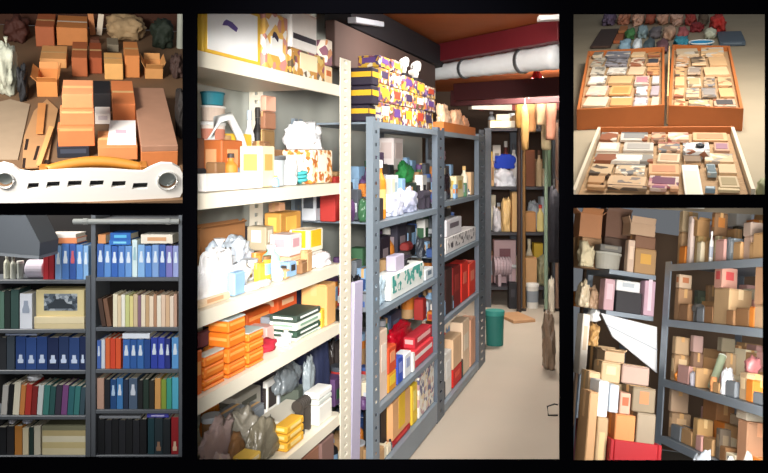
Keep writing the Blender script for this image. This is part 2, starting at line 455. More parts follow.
# ------------------------------------------------------------------ middle room
e = n3((256 / 700, 1, 0)); nn = Vector((-e.y, e.x, 0))
C = Room(((197 - 384) * .00278, 1.946, 0), e, nn, (0, 0, 1), near=-1, clampx=193.5)
# plaster wall behind the racks, cut where it meets the left divider
def cplan(name, pts, z0, z1, m, parent=None, top=False):
    bm = bmesh.new()
    a = [bm.verts.new((x, y, z0)) for x, y in pts]; b = [bm.verts.new((x, y, z1)) for x, y in pts]
    n = len(pts); bm.faces.new(list(reversed(a))); bm.faces.new(b)
    for i in range(n): bm.faces.new((a[i], a[(i+1) % n], b[(i+1) % n], b[i]))
    if parent is None: return struct(name, bm, m, C.M)
    return link(name, bm, m, parent)
XE = 3.78
cplan('wall_side', [(C.sx(191, .50, 0), .50), (XE, .50), (XE, .56), (C.sx(191, .56, 0), .56)], 0, 2.485, mat('#a7aaa2', .9, .1, 3))

def beam(name, A, B, w, h, m, label=None, cat=None):
    """bar from A to B (top-centre line)"""
    A, B = Vector(A), Vector(B); t = (B - A).normalized(); s = t.cross(Vector((0, 0, 1))).normalized(); u = s.cross(t)
    M = Matrix(((t.x, s.x, u.x, A.x), (t.y, s.y, u.y, A.y), (t.z, s.z, u.z, A.z), (0, 0, 0, 1)))
    bm = bmesh.new(); bx(bm, 0, (B - A).length, -w/2, w/2, -h, 0, .003)
    o = link(name, bm, m, None, M)
    if label: tag(o, label, cat)
    else: o['kind'] = 'structure'
    return o
def at(px, py, Y): return CAM + ray(px, py) * Y
def atz(px, z, Y): return Vector(((px - CX) / FP * Y, Y, z))
# maroon steel beam under the ceiling
beam('trim_1', atz(404, 2.485, 5.75), atz(563, 2.485, 4.42), .1, .135, mat('#6b1c24', .5, .15, 4))
# dark cross plank and pale wall plate above the first rack
beam('trim_2', atz(338, 2.47, 3.75), atz(446, 2.47, 5.75), .16, .16, mat('#17141a', .7))
beam('trim_3', at(330, 20, 3.35), at(432, 66, 5.3), .05, .22, mat('#54403a', .8, .15, 5))
beam('trim_4', at(352, 17, 3.62), at(380, 22, 4.1), .05, .03, mat('#b9bcc6', .5))  # pale bar standing in for a bright strip of light by the ceiling
beam('trim_5', at(538, 16, 4.12), at(563, 15, 4.12), .06, .03, mat('#e2e0de', .5))  # second small ceiling glint, put in as a pale solid bar
# joists beyond the duct
for i, (a, b, c) in enumerate([((455, 84, 6.6), (562, 77, 6.1), '#4b1517'), ((452, 91, 7.3), (562, 86, 6.7), '#3b1416'), ((480, 97, 8.0), (562, 95, 7.6), '#6b2420')]):
    beam(f'trim_{6+i}', at(*a), at(*b), .08, .16, mat(c, .6, .2, 5))
# silver duct
d0, d1 = atz(430, 2.285, 5.55), atz(560, 2.275, 4.55)
t = thing('air_duct', 'silver foil air duct hanging below the maroon ceiling beam', 'air duct', Matrix.Translation(d0))
bm = bmesh.new(); N = 22
pts = [(d1 - d0) * (i / N) for i in range(N + 1)]
tube(bm, pts, [(.058 + .03 * i / N) * (1.0 if i % 2 else .93) for i in range(N + 1)], 18)
link('duct_sleeve', bm, mat('#eef1f2', .4, .1, 8, bump=.4), t, smooth=True)
for f in (.3, .74):
    bm = bmesh.new(); u = (d1 - d0); tube(bm, [u*f, u*(f+.02)], .066 + .03*f, 18); link('clamp_band', bm, mat('#8b8f92', .3, metal=.8), t)
tag(beam('pipe', at(470, 103, 7.6), at(522, 105, 7.9), .07, .07, mat('#b5ada3', .5)), 'grey pipe running below the ceiling joists in the far corner', 'pipe')
tag(beam('pipe', at(489, 121, 7.2), at(518, 121, 7.3), .05, .07, mat('#c9bfae', .5)), 'short cream pipe hanging under the grey pipe in the far corner', 'pipe')

def perforated(bm, x0, x1, y, z0, z1, pitch=.038, hole=.016, flange=0.03, fs=1):
    """slotted angle post: front strip with a row of holes, and a side flange"""
    c0, c1 = x0 + (x1-x0)*.36, x0 + (x1-x0)*.64; z = z0
    def q(a, b, c, d_): bx(bm, a, b, y, y + .003, c, d_)
    q(x0, c0, z0, z1); q(c1, x1, z0, z1)
    while z < z1:
        q(c0, c1, z, min(z1, z + pitch - hole)); z += pitch
    xx = x1 - .003 if fs > 0 else x0
    bx(bm, xx, xx + .003, y + .003, y + flange, z0, z1)

cream = mat('#ece4d0', .45, .05, 4); 
SH = [1.906, 1.505, 1.175, .933, .559, .16]          # shelf heights of the first rack
pe0, pe1 = C.sx(339.5, 0, 0), C.sx(350, 0, 0)
rack = thing('steel_rack', 'cream slotted-angle steel rack with full shelves nearest the viewer', 'rack', C.T(.5, .22, 0))
off = Matrix.Translation((.5, .22, 0)).inverted()
def under(o): o.matrix_parent_inverse = Matrix(); o.matrix_local = off; return o
for (y, fl, yy) in ((0, .035, -.004), (.42, .03, .42)):
    obst(C, pe0, pe1, yy - .002, yy + fl + .002, 0, 2.02)
    bm = bmesh.new(); perforated(bm, pe0, pe1, yy, 0, 2.02, flange=fl); under(link('post', bm, cream, rack))
for i, z in enumerate(SH):
    obst(C, -1, pe0 + .02, .012, .45, z - .012, z)
    bm = bmesh.new(); pts = [(C.sx(192, .012, 0), .012), (pe0 + .02, .012), (pe0 + .02, .45), (C.sx(192, .45, 0), .45)]
    a = [bm.verts.new((x, y, z - .012)) for x, y in pts]; b = [bm.verts.new((x, y, z)) for x, y in pts]
    bm.faces.new(list(reversed(a))); bm.faces.new(b)
    for k in range(4): bm.faces.new((a[k], a[(k+1) % 4], b[(k+1) % 4], b[k]))
    s = under(link('shelf', bm, cream, rack))
    bm = bmesh.new(); bx(bm, C.sx(192, 0, 0), pe0 + .004, 0, .0115, z - .044, z); link('shelf_lip', bm, cream, s)

# second rack: two bays, blue-grey angle iron
grey = mat('#8794a0', .45, .12, 5, metal=.2); greyd = mat('#59636e', .5, .12, 5)
S2 = {'top': 1.781}
g0, g1, g2 = C.sx(372.5, 0, 0), C.sx(437, 0, 0), C.sx(478.5, 0, 0)
xm1 = C.sx(377, 0, 0); xm2 = C.sx(441, 0, 0)
A = [C.sz(xm1, 0, 223), C.sz(xm1, 0, 312), C.sz(xm1, 0, 410)]
Bz = [C.sz(xm2, 0, 203), C.sz(xm2, 0, 259), C.sz(xm2, 0, 323)]
rk = thing('steel_rack', 'blue-grey two-bay steel rack standing beyond the cream rack', 'rack', C.T(g1, .2, 0))
off = Matrix.Translation((g1, .2, 0)).inverted()
pw = [C.sx(379, 0, 0) - g0, C.sx(444, 0, 0) - g1, C.sx(485, 0, 0) - g2]
for (x, w, m) in ((g0, pw[0], grey), (g1, pw[1], greyd), (g2, pw[2], greyd)):
    for y in (-.003, .40):
        obst(C, x, x + w, y - .001, y + .038, 0, 1.80)
        bm = bmesh.new(); perforated(bm, x, x + w, y, 0, 1.80, fs=-1, flange=.035 if y < 0 else .02, pitch=.06); under(link('post', bm, m, rk))
def gshelf(x0, x1, z, th=.03):
    obst(C, x0, x1, -.002, .40, z - .01, z)
    bm = bmesh.new(); bx(bm, x0, x1, .002, .40, z - .01, z); s = under(link('shelf', bm, grey, rk))
    bm = bmesh.new(); bx(bm, x0, x1, -.002, .0015, z - th, z); link('shelf_lip', bm, grey, s)
gshelf(g0 + pw[0], g1, S2['top']); gshelf(g1 + pw[1], g2, S2['top'])
for z in A: gshelf(g0 + pw[0], g1, z)
for z in Bz: gshelf(g1 + pw[1], g2, z)
ZB = .13
gshelf(g0 + pw[0], g1, ZB, .12); gshelf(g1 + pw[1], g2, .06, .05)
# ================================================================== goods on the cream rack
def c1(s, *a, **k): return shelf_item(C, SH[s - 1], *a, **k)
WH, CRM, YEL, ORG = '#f4f1ea', '#e9d9b5', '#e2b22a', '#e27a22'
ART = prn('#cdbfa6', '#b98a2c', '#5e4070', '#a5603c', '#3b2b42', scale=48)
ART2 = prn('#c9a238', '#d9cdb8', '#6a4a74', '#96492f', '#4a3c62', scale=44)
ART3 = prn('#b9853a', '#dcd4c4', '#8a4452', '#cdae58', '#5c4c34', scale=44)
P = {}
LIM[0] = (-5, pe0 + .012)
P['a'] = c1(1, 'box', 203, 262, 4, .012, .13, '#e8b93c', 'yellow box with large white front label and purple mark on top shelf of cream rack', lab=('#fbf9f4', .86, .86, .5), mark='#5b4a8c', front_only=True)
P['b'] = c1(1, 'box', 265, 289, 14, .02, .16, prn('#f3ece4', '#dba14a', '#c98a80', '#e8b860', scale=30), 'orange and white printed box beside the yellow box on cream rack top', lab=(WH, .5, .32, .42), mark='#3a3148')
P['c'] = c1(1, 'box', 291, 326, 52, .02, .18, ART3, 'low yellow and tan printed box under a white carton on cream rack top', lab=('#e9d8b0', .5, .6))
P['d'] = shelf_item(C, drop(P['c']), 'carton', 292, 318, 12, .03, .16, '#efe9e2', 'white carton with dark bands stacked on the printed yellow and tan box', lab=('#34303a', .9, .14, .3), front_only=True)
P['e'] = c1(1, 'box', 328, 340, 66, .02, .16, '#e2c9a0', 'small pale tan box at the post end of cream rack top shelf', lab=('#c06a3a', .6, .3))
P['f'] = shelf_item(C, drop(P['e']), 'box', 328, 339, 40, .03, .14, prn('#f0e2d0', '#c98a5a', '#8a5a6a', scale=30), 'small pink and white printed box atop the pale tan box by the post')

# second shelf
c1(2, 'tray', 206, 264, 173, .03, .11, '#ece7df', 'long shallow white tray at the front of second shelf on cream rack', name='storage_tray', cat='tray')
c1(2, 'motor', 207, 221, 176, .16, .06, '#1c1716', 'black machine part behind white tray on second shelf of cream rack')
c1(2, 'box', 222, 244, 140, .16, .09, '#b8642f', 'orange-brown box behind the white tray on second shelf', lab=('#d9a070', .5, .4))
q = c1(2, 'tub', 210, 233, 146, .27, .1, '#d9cf9a', 'yellowish tub with pink lid lowest of the tub stack on second shelf', lid='#e2b9a8', lab='#b89f52')
q = shelf_item(C, drop(q), 'tub', 211, 232, 122, .28, .09, '#efe3d8', 'pinkish white tub in the middle of the tub stack on second shelf', lid='#f4f2ee', lab='#d98a70')
q = shelf_item(C, drop(q), 'tub', 212, 232, 106, .28, .09, '#d8c3b2', 'dusty beige tub with white lid high in the second-shelf tub stack', lid='#e7e4de')
shelf_item(C, drop(q), 'tub', 213, 231, 92, .28, .09, '#2c8090', 'teal tub topping the tub stack on second shelf of cream rack', lid='#1f6b7c')
c1(2, 'box', 198, 206, 138, .15, .05, '#7a4a32', 'brown upright box at the near end of second shelf')
c1(2, 'box', 247, 262, 148, .13, .055, '#2a2622', 'black box beside orange-brown box on second shelf', lab=('#4a4640', .5, .3))
q = c1(2, 'bag', 247, 292, 158, .195, .045, '#f3f1ec', 'crumpled white bag in the middle of second shelf', seed=4)
c1(2, 'bottle', 249, 260, 110, .345, .05, '#e9ecee', 'tall white bottle with grey cap at the back of second shelf', cap='#b9c4cc', lab='#d8b24a')
c1(2, 'bottle', 257, 266, 107, .345, .05, '#17130f', 'black bottle standing beside the tall white bottle', cap='#2a2622')
c1(2, 'box', 262, 276, 146, .04, .1, '#ead8b0', 'narrow cream carton at front of second shelf beside white tray', lab=('#caa25a', .6, .4))
c1(2, 'tub', 277, 291, 156, .04, .07, '#b9c0c2', 'grey translucent jar with dark lid on second shelf', lid='#5a5d60', name='jar', cat='jar')
c1(2, 'bag', 291, 303, 155, .03, .1, '#e8e6e4', 'pale grey bag beside the translucent jar on second shelf', seed=11)
q = c1(2, 'box', 313, 339, 150, .03, .14, prn('#f0ddb8', '#d98a3a', '#f6efe0', '#b9682a', scale=70), 'cream and orange printed box at post end of second shelf', lab=('#f4ead6', .4, .5))
shelf_item(C, drop(q), 'bag', 309, 338, 120, .05, .14, '#eef1f4', 'white plastic bag on top of the cream and orange box', seed=21)
c1(2, 'coil', 304, 312, 170, .03, .08, '#3fa7a8', 'teal hose coil behind the grey bag on second shelf')
q = c1(2, 'carton', 264, 282, 130, .3, .025, '#84653a', 'olive brown carton lowest of the cartons at the back of second shelf')
q = shelf_item(C, drop(q), 'carton', 265, 281, 112, .295, .03, '#9a6a4e', 'reddish brown carton on the olive brown carton of second shelf')
shelf_item(C, drop(q), 'box', 266, 280, 96, .295, .03, '#d8a58c', 'pinkish box topping the reddish brown carton under the top shelf')
# bent white pipe leaning in the shelf
cx, cy, w_, d_, h_ = fit_shelf(C, SH[1], 216, 262, 113, .24, .05); obst(C, cx - w_/2 - .02, cx + w_/2 + .02, .246, .284, SH[1], SH[1] + h_)
t = thing('bent_pipe', 'curved white plastic pipe arching over second shelf of cream rack', 'pipe', C.T(cx, cy, SH[1]))
bm = bmesh.new(); tube(bm, [(-w_*.5, 0, .02), (-w_*.5, 0, h_*.6), (-w_*.36, 0, h_*.9), (-w_*.12, 0, h_*.96), (w_*.1, 0, h_*.72), (w_*.26, 0, h_*.4), (w_*.5, 0, h_*.2)], .016, 12); link('tube', bm, mat('#eef0ee', .3), t, smooth=True)
bm = bmesh.new(); tube(bm, [(w_*.46, 0, h_*.22), (w_*.54, 0, h_*.17)], .02, 12); link('collar', bm, mat('#b8c4c8', .4), t)

# third shelf
c1(3, 'box', 199, 232, 296, .012, .02, '#e9cfae', 'cream low box at near end of third shelf', lab=('#d9a67a', .5, .5))
for k, (a, b, yt, d, dd, sd, co, lb) in enumerate([
    (196, 238, 246, .05, .12, 31, '#f6f4f4', 'big white plastic bag bulging at near end of third shelf'),
    (226, 268, 262, .03, .12, 33, '#dfe7f0', 'pale blue plastic bag at front of third shelf'),
    (222, 262, 236, .2, .12, 35, '#cfdbe8', 'bluish grey plastic bag slumped behind the pale blue bag'),
    (246, 278, 282, .01, .08, 37, '#f0e9ea', 'small pinkish white bag spilling over third shelf edge')]):
    c1(3, 'bag', a, b, yt, d, dd, co, lb, seed=sd, knot=(k == 0))
c1(3, 'open', 200, 246, 226, .34, .09, '#a9764a', 'open tan carton at the back of third shelf above white bags', flap=.8, ang=55)
c1(3, 'box', 241, 262, 228, .33, .1, '#201d22', 'black box at the back of third shelf beside open tan carton')
q = c1(3, 'box', 258, 276, 252, .18, .09, '#1e2226', 'black case under the grey-tan box on third shelf', name='hard_case', cat='case')
shelf_item(C, drop(q), 'box', 258, 275, 227, .18, .09, '#a79a80', 'grey-tan box resting on the black case on third shelf', lab=('#d8d2c2', .5, .5))
c1(3, 'bottle', 272, 287, 245, .068, .07, '#a8e0c0', 'mint green bottle with white cap on third shelf', cap='#eef4ee', lab='#dff2ea')
c1(3, 'bottle', 279, 287, 264, .015, .045, '#cfe2ea', 'pale blue squat bottle in front of mint bottle', cap='#f2f4f4')
q = c1(3, 'box', 289, 306, 256, .05, .1, '#e2b48c', 'peach carton at front of third shelf beside mint bottle', lab=('#f0d8b8', .6, .4))
shelf_item(C, drop(q), 'box', 289, 303, 234, .055, .09, '#ead6d6', 'pinkish white box stacked on the peach carton', lab=('#c89aa0', .5, .4))
q = c1(3, 'box', 280, 302, 240, .16, .08, '#2e1d16', 'dark brown box behind the peach carton on third shelf')
shelf_item(C, drop(q), 'box', 281, 302, 212, .16, .08, '#b9853c', 'ochre box on the dark brown box under second shelf', lab=('#e0b050', .5, .5))
c1(3, 'bag', 314, 338, 252, .013, .05, '#f2eef4', 'white bag with lilac tint at post end of third shelf', seed=41)
q = c1(3, 'box', 309, 324, 252, .07, .1, '#e9e4de', 'white box under the yellow-fronted box on third shelf')
shelf_item(C, drop(q), 'box', 309, 324, 229, .07, .1, '#f0ead6', 'white box with yellow front label on third shelf', lab=('#f0bf1c', .7, .75))
q = c1(3, 'box', 283, 296, 228, .25, .06, '#f0dfe4', 'pink and white box at back of third shelf near post', lab=('#d9a0b0', .5, .4))
shelf_item(C, drop(q), 'carton', 283, 296, 203, .25, .06, '#d9a57c', 'peach carton at the back reaching up to second shelf')

# fourth shelf: orange boxes
def stack(name, x0, x1, ys, d, dd, col, topc, who, shelf=4, **kw):
    z = SH[shelf - 1]; n = len(ys)
    words = ['lowest', 'second from bottom', 'third from bottom', 'fourth from bottom', 'fifth from bottom']
    for i, y in enumerate(ys):
        wd = 'topmost' if i == n - 1 else words[i]
        k = dict(kw)
        if i == n - 1: k['lid'] = topc
        o = shelf_item(C, z, 'box', x0, x1, y, d, dd, col, f'{wd} orange box in {who}', group='orange boxes on the fourth shelf', lidf=.86, **k)
        z = drop(o)
OR = mat('#e8791f', .5, .15, 12)
stack('A', 205, 226, [388, 376, 364, 352], .012, .07, OR, '#c9cdc4', 'the stack by the near end of fourth shelf', lab=('#f2a350', .8, .2))
stack('B', 229, 247, [376, 361, 346, 331, 317], .012, .08, OR, '#aeb8b4', 'the tall middle stack on fourth shelf', lab=('#f2a350', .8, .2))
stack('C', 249, 265, [362, 350, 340, 330], .012, .08, OR, '#b4bdb8', 'the stack beside the tall one on fourth shelf', lab=('#f2a350', .8, .2))
c1(4, 'box', 199, 203.5, 352, .012, .012, '#d96a28', 'narrow orange box squeezed at near end of fourth shelf', lab=('#f0a860', .7, .3))
q = c1(4, 'box', 200, 224, 345, .19, .1, '#3a2230', 'dark purple box at back of fourth shelf behind orange stacks')
shelf_item(C, drop(q), 'box', 200, 218, 330, .19, .1, '#8a4a50', 'dusty red box on the dark purple box behind orange stacks')
q = c1(4, 'box', 246, 272, 328, .2, .12, '#5a2018', 'dark red box behind the orange stacks on fourth shelf')
shelf_item(C, drop(q), 'box', 247, 272, 309, .2, .12, '#d8601e', 'orange box on the dark red box behind the orange stacks', lab=('#f09a50', .8, .2))
q = c1(4, 'box', 275, 297, 330, .17, .1, '#7d1420', 'maroon box in the middle of fourth shelf')
q = shelf_item(C, drop(q), 'box', 276, 298, 312, .17, .1, '#e0761f', 'orange box with white stripe on the maroon box', lab=(WH, .8, .3))
shelf_item(C, drop(q), 'box', 277, 298, 294, .17, .1, '#d95a24', 'red-orange box topping the maroon box pile', lab=('#f4c9a0', .6, .3))
c1(4, 'bag', 268, 283, 340, .03, .08, '#b01a30', 'crimson cloth bundle at front of fourth shelf', name='cloth_bundle', cat='cloth', seed=51)
c1(4, 'bag', 281, 292, 338, .02, .06, '#efe8e4', 'small white bag beside crimson cloth bundle', seed=52)
z = SH[3]
for i, (y, co, lb) in enumerate([(334, '#e4e8dc', 'white catalogue lying at the bottom of the fourth-shelf pile'), (326, '#2e4a3a', 'dark green catalogue lying in the fourth-shelf pile'),
                              (318, '#dfe6d8', 'pale catalogue lying third up in the fourth-shelf pile'), (311, '#3a4a40', 'grey-green catalogue on top of the fourth-shelf pile')]):
    o = shelf_item(C, z, 'box', 297, 322, y, .02, .12, co, lb, name='catalogue', cat='book', lab=('#f3f3ee' if i % 2 else '#8aa890', .7, .3)); z = drop(o)
c1(4, 'carton', 327, 339.5, 283, .012, .12, '#dba768', 'tall tan carton standing beside post on fourth shelf')

# fifth shelf
def c5(*a, **k): return shelf_item(C, SH[4], *a, **k)
for a, b, yt, d, dd, co, lb, sd in [(196, 236, 452, .02, .1, '#a08c88', 'dusty pink-grey bag at near end of fifth shelf', 61), (200, 238, 415, .16, .1, '#c3aaa6', 'pale pink bag behind dusty bag on fifth shelf', 62),
                            (236, 270, 412, .1, .14, '#8d877a', 'grey-olive bag in middle of fifth shelf', 63), (258, 284, 416, .03, .1, '#77705f', 'brownish grey bag beside yellow boxes on fifth shelf', 64)]:
    c5('bag', a, b, yt, d, dd, co, lb, seed=sd)
z = SH[4]
for i, y in enumerate([440, 432, 424]):
    o = shelf_item(C, z, 'box', 280, 305, y, .015, .06, '#e0a830', f'{["lowest", "middle", "topmost"][i]} yellow box in the low pile on fifth shelf', group='yellow boxes on the fifth shelf', lab=('#f2d88a', .6, .4)); z = drop(o)
z = SH[4]
for i, y in enumerate([458, 449]):
    o = shelf_item(C, z, 'box', 250, 277, y, .015, .07, '#d8b048', f'{["lower", "upper"][i]} yellow flat box at fifth shelf edge near frame bottom', lab=('#f0deb0', .6, .4)); z = drop(o)
q = c5('box', 236, 258, 415, .28, .12, '#3d463c', 'dark green box at back of fifth shelf', lab=('#5a6a58', .5, .4))
shelf_item(C, drop(q), 'box', 237, 262, 392, .28, .12, '#a9a59a', 'grey box on the dark green box at back of fifth shelf', lab=('#5a5a50', .6, .25))
c5('box', 262, 282, 378, .26, .08, '#1d1620', 'tall black case at the back of fifth shelf', name='hard_case', cat='case')
q = c5('box', 283, 312, 412, .09, .12, '#d9d2c2', 'cream paper pile at front of fifth shelf', name='paper_pile', cat='papers', lab=('#f0ece2', .9, .2))
q = c5('box', 284, 312, 392, .15, .09, '#4f564c', 'grey-green case at back of fifth shelf', name='hard_case', cat='case')
shelf_item(C, drop(q), 'bag', 286, 312, 362, .15, .09, '#6d7478', 'grey bag on the grey-green case under fourth shelf', seed=66)
c5('bag', 306, 320, 356, .1, .05, '#8d979c', 'silver grey bag at back corner of fifth shelf', seed=67)
c5('motor', 300, 316, 398, .03, .05, '#3a342e', 'small dark machine part in front of cream paper pile')
z = SH[4]
for i, (y, co) in enumerate([(404, '#e9e6dc'), (398, '#cfd3cc'), (391, '#f0eee8')]):
    o = shelf_item(C, z, 'box', 314, 333, y, .015, .07, co, f'{["lowest", "middle", "topmost"][i]} white folder in the pile beside post on fifth shelf', name='folder', cat='folder', group='white folders on the fifth shelf'); z = drop(o)
c5('roll', 334, 339.5, 372, .05, .05, '#e09a3c', 'orange paper roll standing near post on fifth shelf')
# below the fifth shelf
shelf_item(C, SH[5], 'carton', 300, 320, 452, .02, .14, '#a3725a', 'reddish carton on the bottom shelf of cream rack')
shelf_item(C, SH[5], 'box', 322, 338, 438, .02, .14, '#8a6a62', 'dusty brown box beside reddish carton on bottom shelf')

lite = ['#f2efe8', '#e8dcc0', '#c29a6c', '#8f6844', '#1d1c20', '#7f858c', '#c9ced4', '#8fb4d6', '#d9822e', '#e2b83a', '#d9a8a0', '#3a3230']
x_ = lambda y: max(C.sx(194, y, 0), -9)
for k, (zi, hs, nm) in enumerate([(1, (.1, .24), 'second shelf'), (2, (.08, .2), 'third shelf'), (3, (.08, .16), 'fourth shelf'), (4, (.1, .24), 'fifth shelf')]):
    backfill(C, SH[zi], x_(.41), pe0 - .005, .33, .08, hs, 11 + k, f'back row of cream rack {nm}', lite, group=f'goods along the back of the {nm}')
    backfill(C, SH[zi], x_(.31), pe0 - .005, .22, .09, (hs[0] * .7, hs[1] * .75), 31 + k, f'middle row of cream rack {nm}', lite, group=f'goods in the middle of the {nm}')
    backfill(C, SH[zi], x_(.2), pe0 - .005, .11, .09, (hs[0] * .5, hs[1] * .5), 51 + k, f'row behind front goods, cream rack {nm}', lite, wr=(.05, .1), group=f'goods behind the front of the {nm}')
    backfill(C, SH[zi], x_(.08), pe0 - .005, .014, .08, (.03, .09), 71 + k, f'front edge of cream rack {nm}', lite, wr=(.04, .08), group=f'small goods at the front of the {nm}')
LIM[0] = None
# things standing between the two racks
xa = C.sx(352, .02, 0)
make('board', C, C.sx(357, 0, 0) + .02, .03, 0, .1, .02, 1.06, mat('#c3bcd6', .5, .08, 3), 'lavender board leaning between the two racks', tilt=.05, name='leaning_board')
make('bag', C, (pe1 + g0) / 2, .26, 0, .17, .2, 1.15, '#1b2342', 'tall navy bundle standing in the gap between racks', name='tarp_bundle', cat='tarp', seed=71, rough=.15)
# ================================================================== goods on the blue-grey rack
BAY1, BAY2 = (g0 + .004, g1 + pw[1]*.5), (g1 + pw[1]*.5, g2 + .01)
def g(z, kind, x0, x1, *a, **k):
    LIM[0] = BAY1 if x0 < 441 else BAY2
    if a[1] > .1 : LIM[0] = (LIM[0][0] + .0, LIM[0][1])
    o = shelf_item(C, z, kind, x0, x1, *a, **k); LIM[0] = None
    return o
cols = [(380, 391), (392.5, 403), (404.5, 414.5), (416, 425.5), (427, 436)]
heights = [[103, 85, 69, 57], [106, 89, 74, 61], [108, 92, 77], [110, 96, 82], [112, 99, 87]]
ARTS = [ART, ART2, ART3, prn('#c49a34', '#d6cab4', '#744458', '#43345a', scale=44), prn('#d8ccb8', '#a8742c', '#563e6a', '#964a30', scale=44)]
colw = ['first', 'second', 'third', 'fourth', 'fifth']
for i, ((a, b), hs) in enumerate(zip(cols, heights)):
    z = S2['top']
    for j, y in enumerate(hs):
        m = ARTS[(i * 2 + j) % 5]
        k = dict(lab=(['#f4eee2', '#5b3a7c', '#e8b52a', '#b0422a', '#3a2a4a'][(i + 2*j) % 5], .6, .45))
        o = g(z, 'box', a, b, y, .02, .12, m, f'yellow-purple printed box, {"topmost" if j == len(hs)-1 else ["lowest","second up","third up"][j]} of {colw[i]} stack on blue-grey rack top', name='printed_box', group='printed boxes atop the blue-grey rack', **k); z = drop(o)
# dark cartons with yellow bands at the near end
z = S2['top']
for j, y in enumerate([105, 86, 68]):
    o = shelf_item(C, z, 'box', 372.5, 379.4, y, .02, .15, '#22182c', f'{["lowest","middle","topmost"][j]} black carton with yellow band at near end of blue-grey rack top', lab=('#d9a818', .94, .3, .62), group='black and yellow cartons on the blue-grey rack'); z = drop(o)
tops = {}
for o in list(bpy.data.objects):
    if o.name.startswith('printed_box') and 'topmost' in o['label']:
        tops[o['label'].split(' of ')[1].split()[0]] = o['_t']
for nm, a, b, yt, lb in (('third', 405.5, 413.5, 58, 'black and white curved trophy figure on the third stack of printed boxes'), ('fourth', 417, 425, 62, 'white curved figure with dark base on the fourth stack of printed boxes')):
    z0 = tops[nm]; cx, cy, w, d, h = fit_shelf(C, z0, a, b, yt, .04, .07)
    t = thing('figurine', lb, 'figurine', C.T(cx, cy, z0 + .001))
    bm = bmesh.new(); bx(bm, -w*.45, w*.45, -d*.45, d*.45, 0, h*.22, .003); link('base', bm, '#1d1a20', t)
    bm = bmesh.new(); tube(bm, [(-w*.2, 0, h*.225), (-w*.25, 0, h*.5), (0, 0, h*.75), (w*.25, 0, h*.95), (w*.42, 0, h*.9)], [w*.16, w*.2, w*.22, w*.16, w*.1], 9); link('body', bm, '#ded8d2', t, smooth=True)
    bm = bmesh.new(); tube(bm, [(w*.1, 0, h*.225), (w*.22, 0, h*.45), (w*.2, 0, h*.62)], w*.09, 8); link('arm', bm, '#2a262c', t, smooth=True)
q = g(S2['top'], 'tray', 444, 478, 125, .02, .16, '#c8712e', 'orange cardboard tray on top of second bay of blue-grey rack', name='cardboard_tray')
for i, (a, b, yt, co, lb) in enumerate([(445, 455, 103, '#f0c8a4', 'peach paper bag standing in the orange tray on the rack top'), (456, 466, 108, '#e8b58e', 'tan paper bag next to the peach one in the orange tray'), (464, 472, 114, '#d99a70', 'small brown paper bag at far end of the orange tray')]):
    g(S2['top'] + .013, 'bag', a, b, yt, .05, .09, co, lb, seed=80+i, name='paper_bag')

# bay one, top compartment (standing on the shelf at A[0])
z = A[0]
g(z, 'bottle', 381, 391, 160, .03, .07, '#d98a1e', 'amber bottle with white cap on upper shelf of blue-grey rack', cap='#f2efe8', lab='#f0c87a')
q = g(z, 'carton', 396, 428, 170, .24, .12, '#5a4c40', 'brown carton at back of upper shelf on blue-grey rack')
g(drop(q), 'box', 394, 427, 138, .24, .1, '#efe3de', 'white carton on the brown carton under rack top', lab=('#e2cfc8', .7, .5))
q = g(z, 'bag', 386, 408, 192, .02, .09, '#d9dcee', 'lavender plastic bag at front of upper shelf on blue-grey rack', seed=91)
g(z, 'bag', 404, 424, 186, .03, .09, '#c9cce6', 'bluish lilac plastic bag beside the lavender one', seed=92)
q = g(z, 'box', 404, 431, 183, .15, .08, '#233a2e', 'dark box under the green cloth bundle on upper shelf')
g(drop(q), 'bag', 405, 430, 160, .15, .08, '#1f7a3a', 'green cloth bundle on the dark box on upper shelf', name='cloth_bundle', cat='cloth', seed=93)
g(z, 'motor', 424, 435, 190, .03, .06, '#2a2230', 'dark machine part at far end of upper shelf in first bay')
g(z, 'box', 393, 399, 175, .13, .05, '#e9efef', 'white narrow box behind the amber bottle', lab=('#a8c0c8', .6, .4))
# second compartment
z = A[1]
q = g(z, 'box', 391, 424, 268, .015, .1, '#eef1ec', 'white carton with teal marks on middle shelf of blue-grey rack', lab=(prn('#eef1ec', '#2f9a92', '#eef1ec', '#57b0a4', scale=40), .9, .7), front_only=True)
g(z, 'bag', 379, 389, 275, .02, .06, '#bcd3e2', 'pale blue bag at near end of middle shelf on blue-grey rack', seed=94)
for a, b, yt, d, co, lb, kd in [(381, 391, 236, .2, '#2a2030', 'dark violet box at back of middle shelf by near post', 'box'), (390, 398, 228, .2, '#d9852e', 'orange bottle at back of middle shelf', 'bottle'),
                            (398, 408, 222, .2, '#33303e', 'charcoal box at back of middle shelf beside orange bottle', 'box'),                             (408, 417, 238, .13, '#8a2a28', 'dark red drill on middle shelf behind the teal-marked carton', 'drill')]:
    g(z, kd, a, b, yt, d, .1, co, lb, **({'lab': ('#9a8a90', .5, .3)} if kd == 'box' else {}))
for a, b, co, lb in [(396, 405, '#c9c0d6', 'small lilac box on the teal-marked white carton'), (407, 417, '#3a3140', 'small dark drill on the teal-marked white carton')]:
    g(drop(q), 'box' if 'box' in lb else 'drill', a, b, 255, .03, .06, co, lb)
g(z, 'box', 426, 435, 268, .02, .08, '#d3d9dc', 'pale grey box beside the teal-marked carton', lab=('#6a7a88', .5, .4))
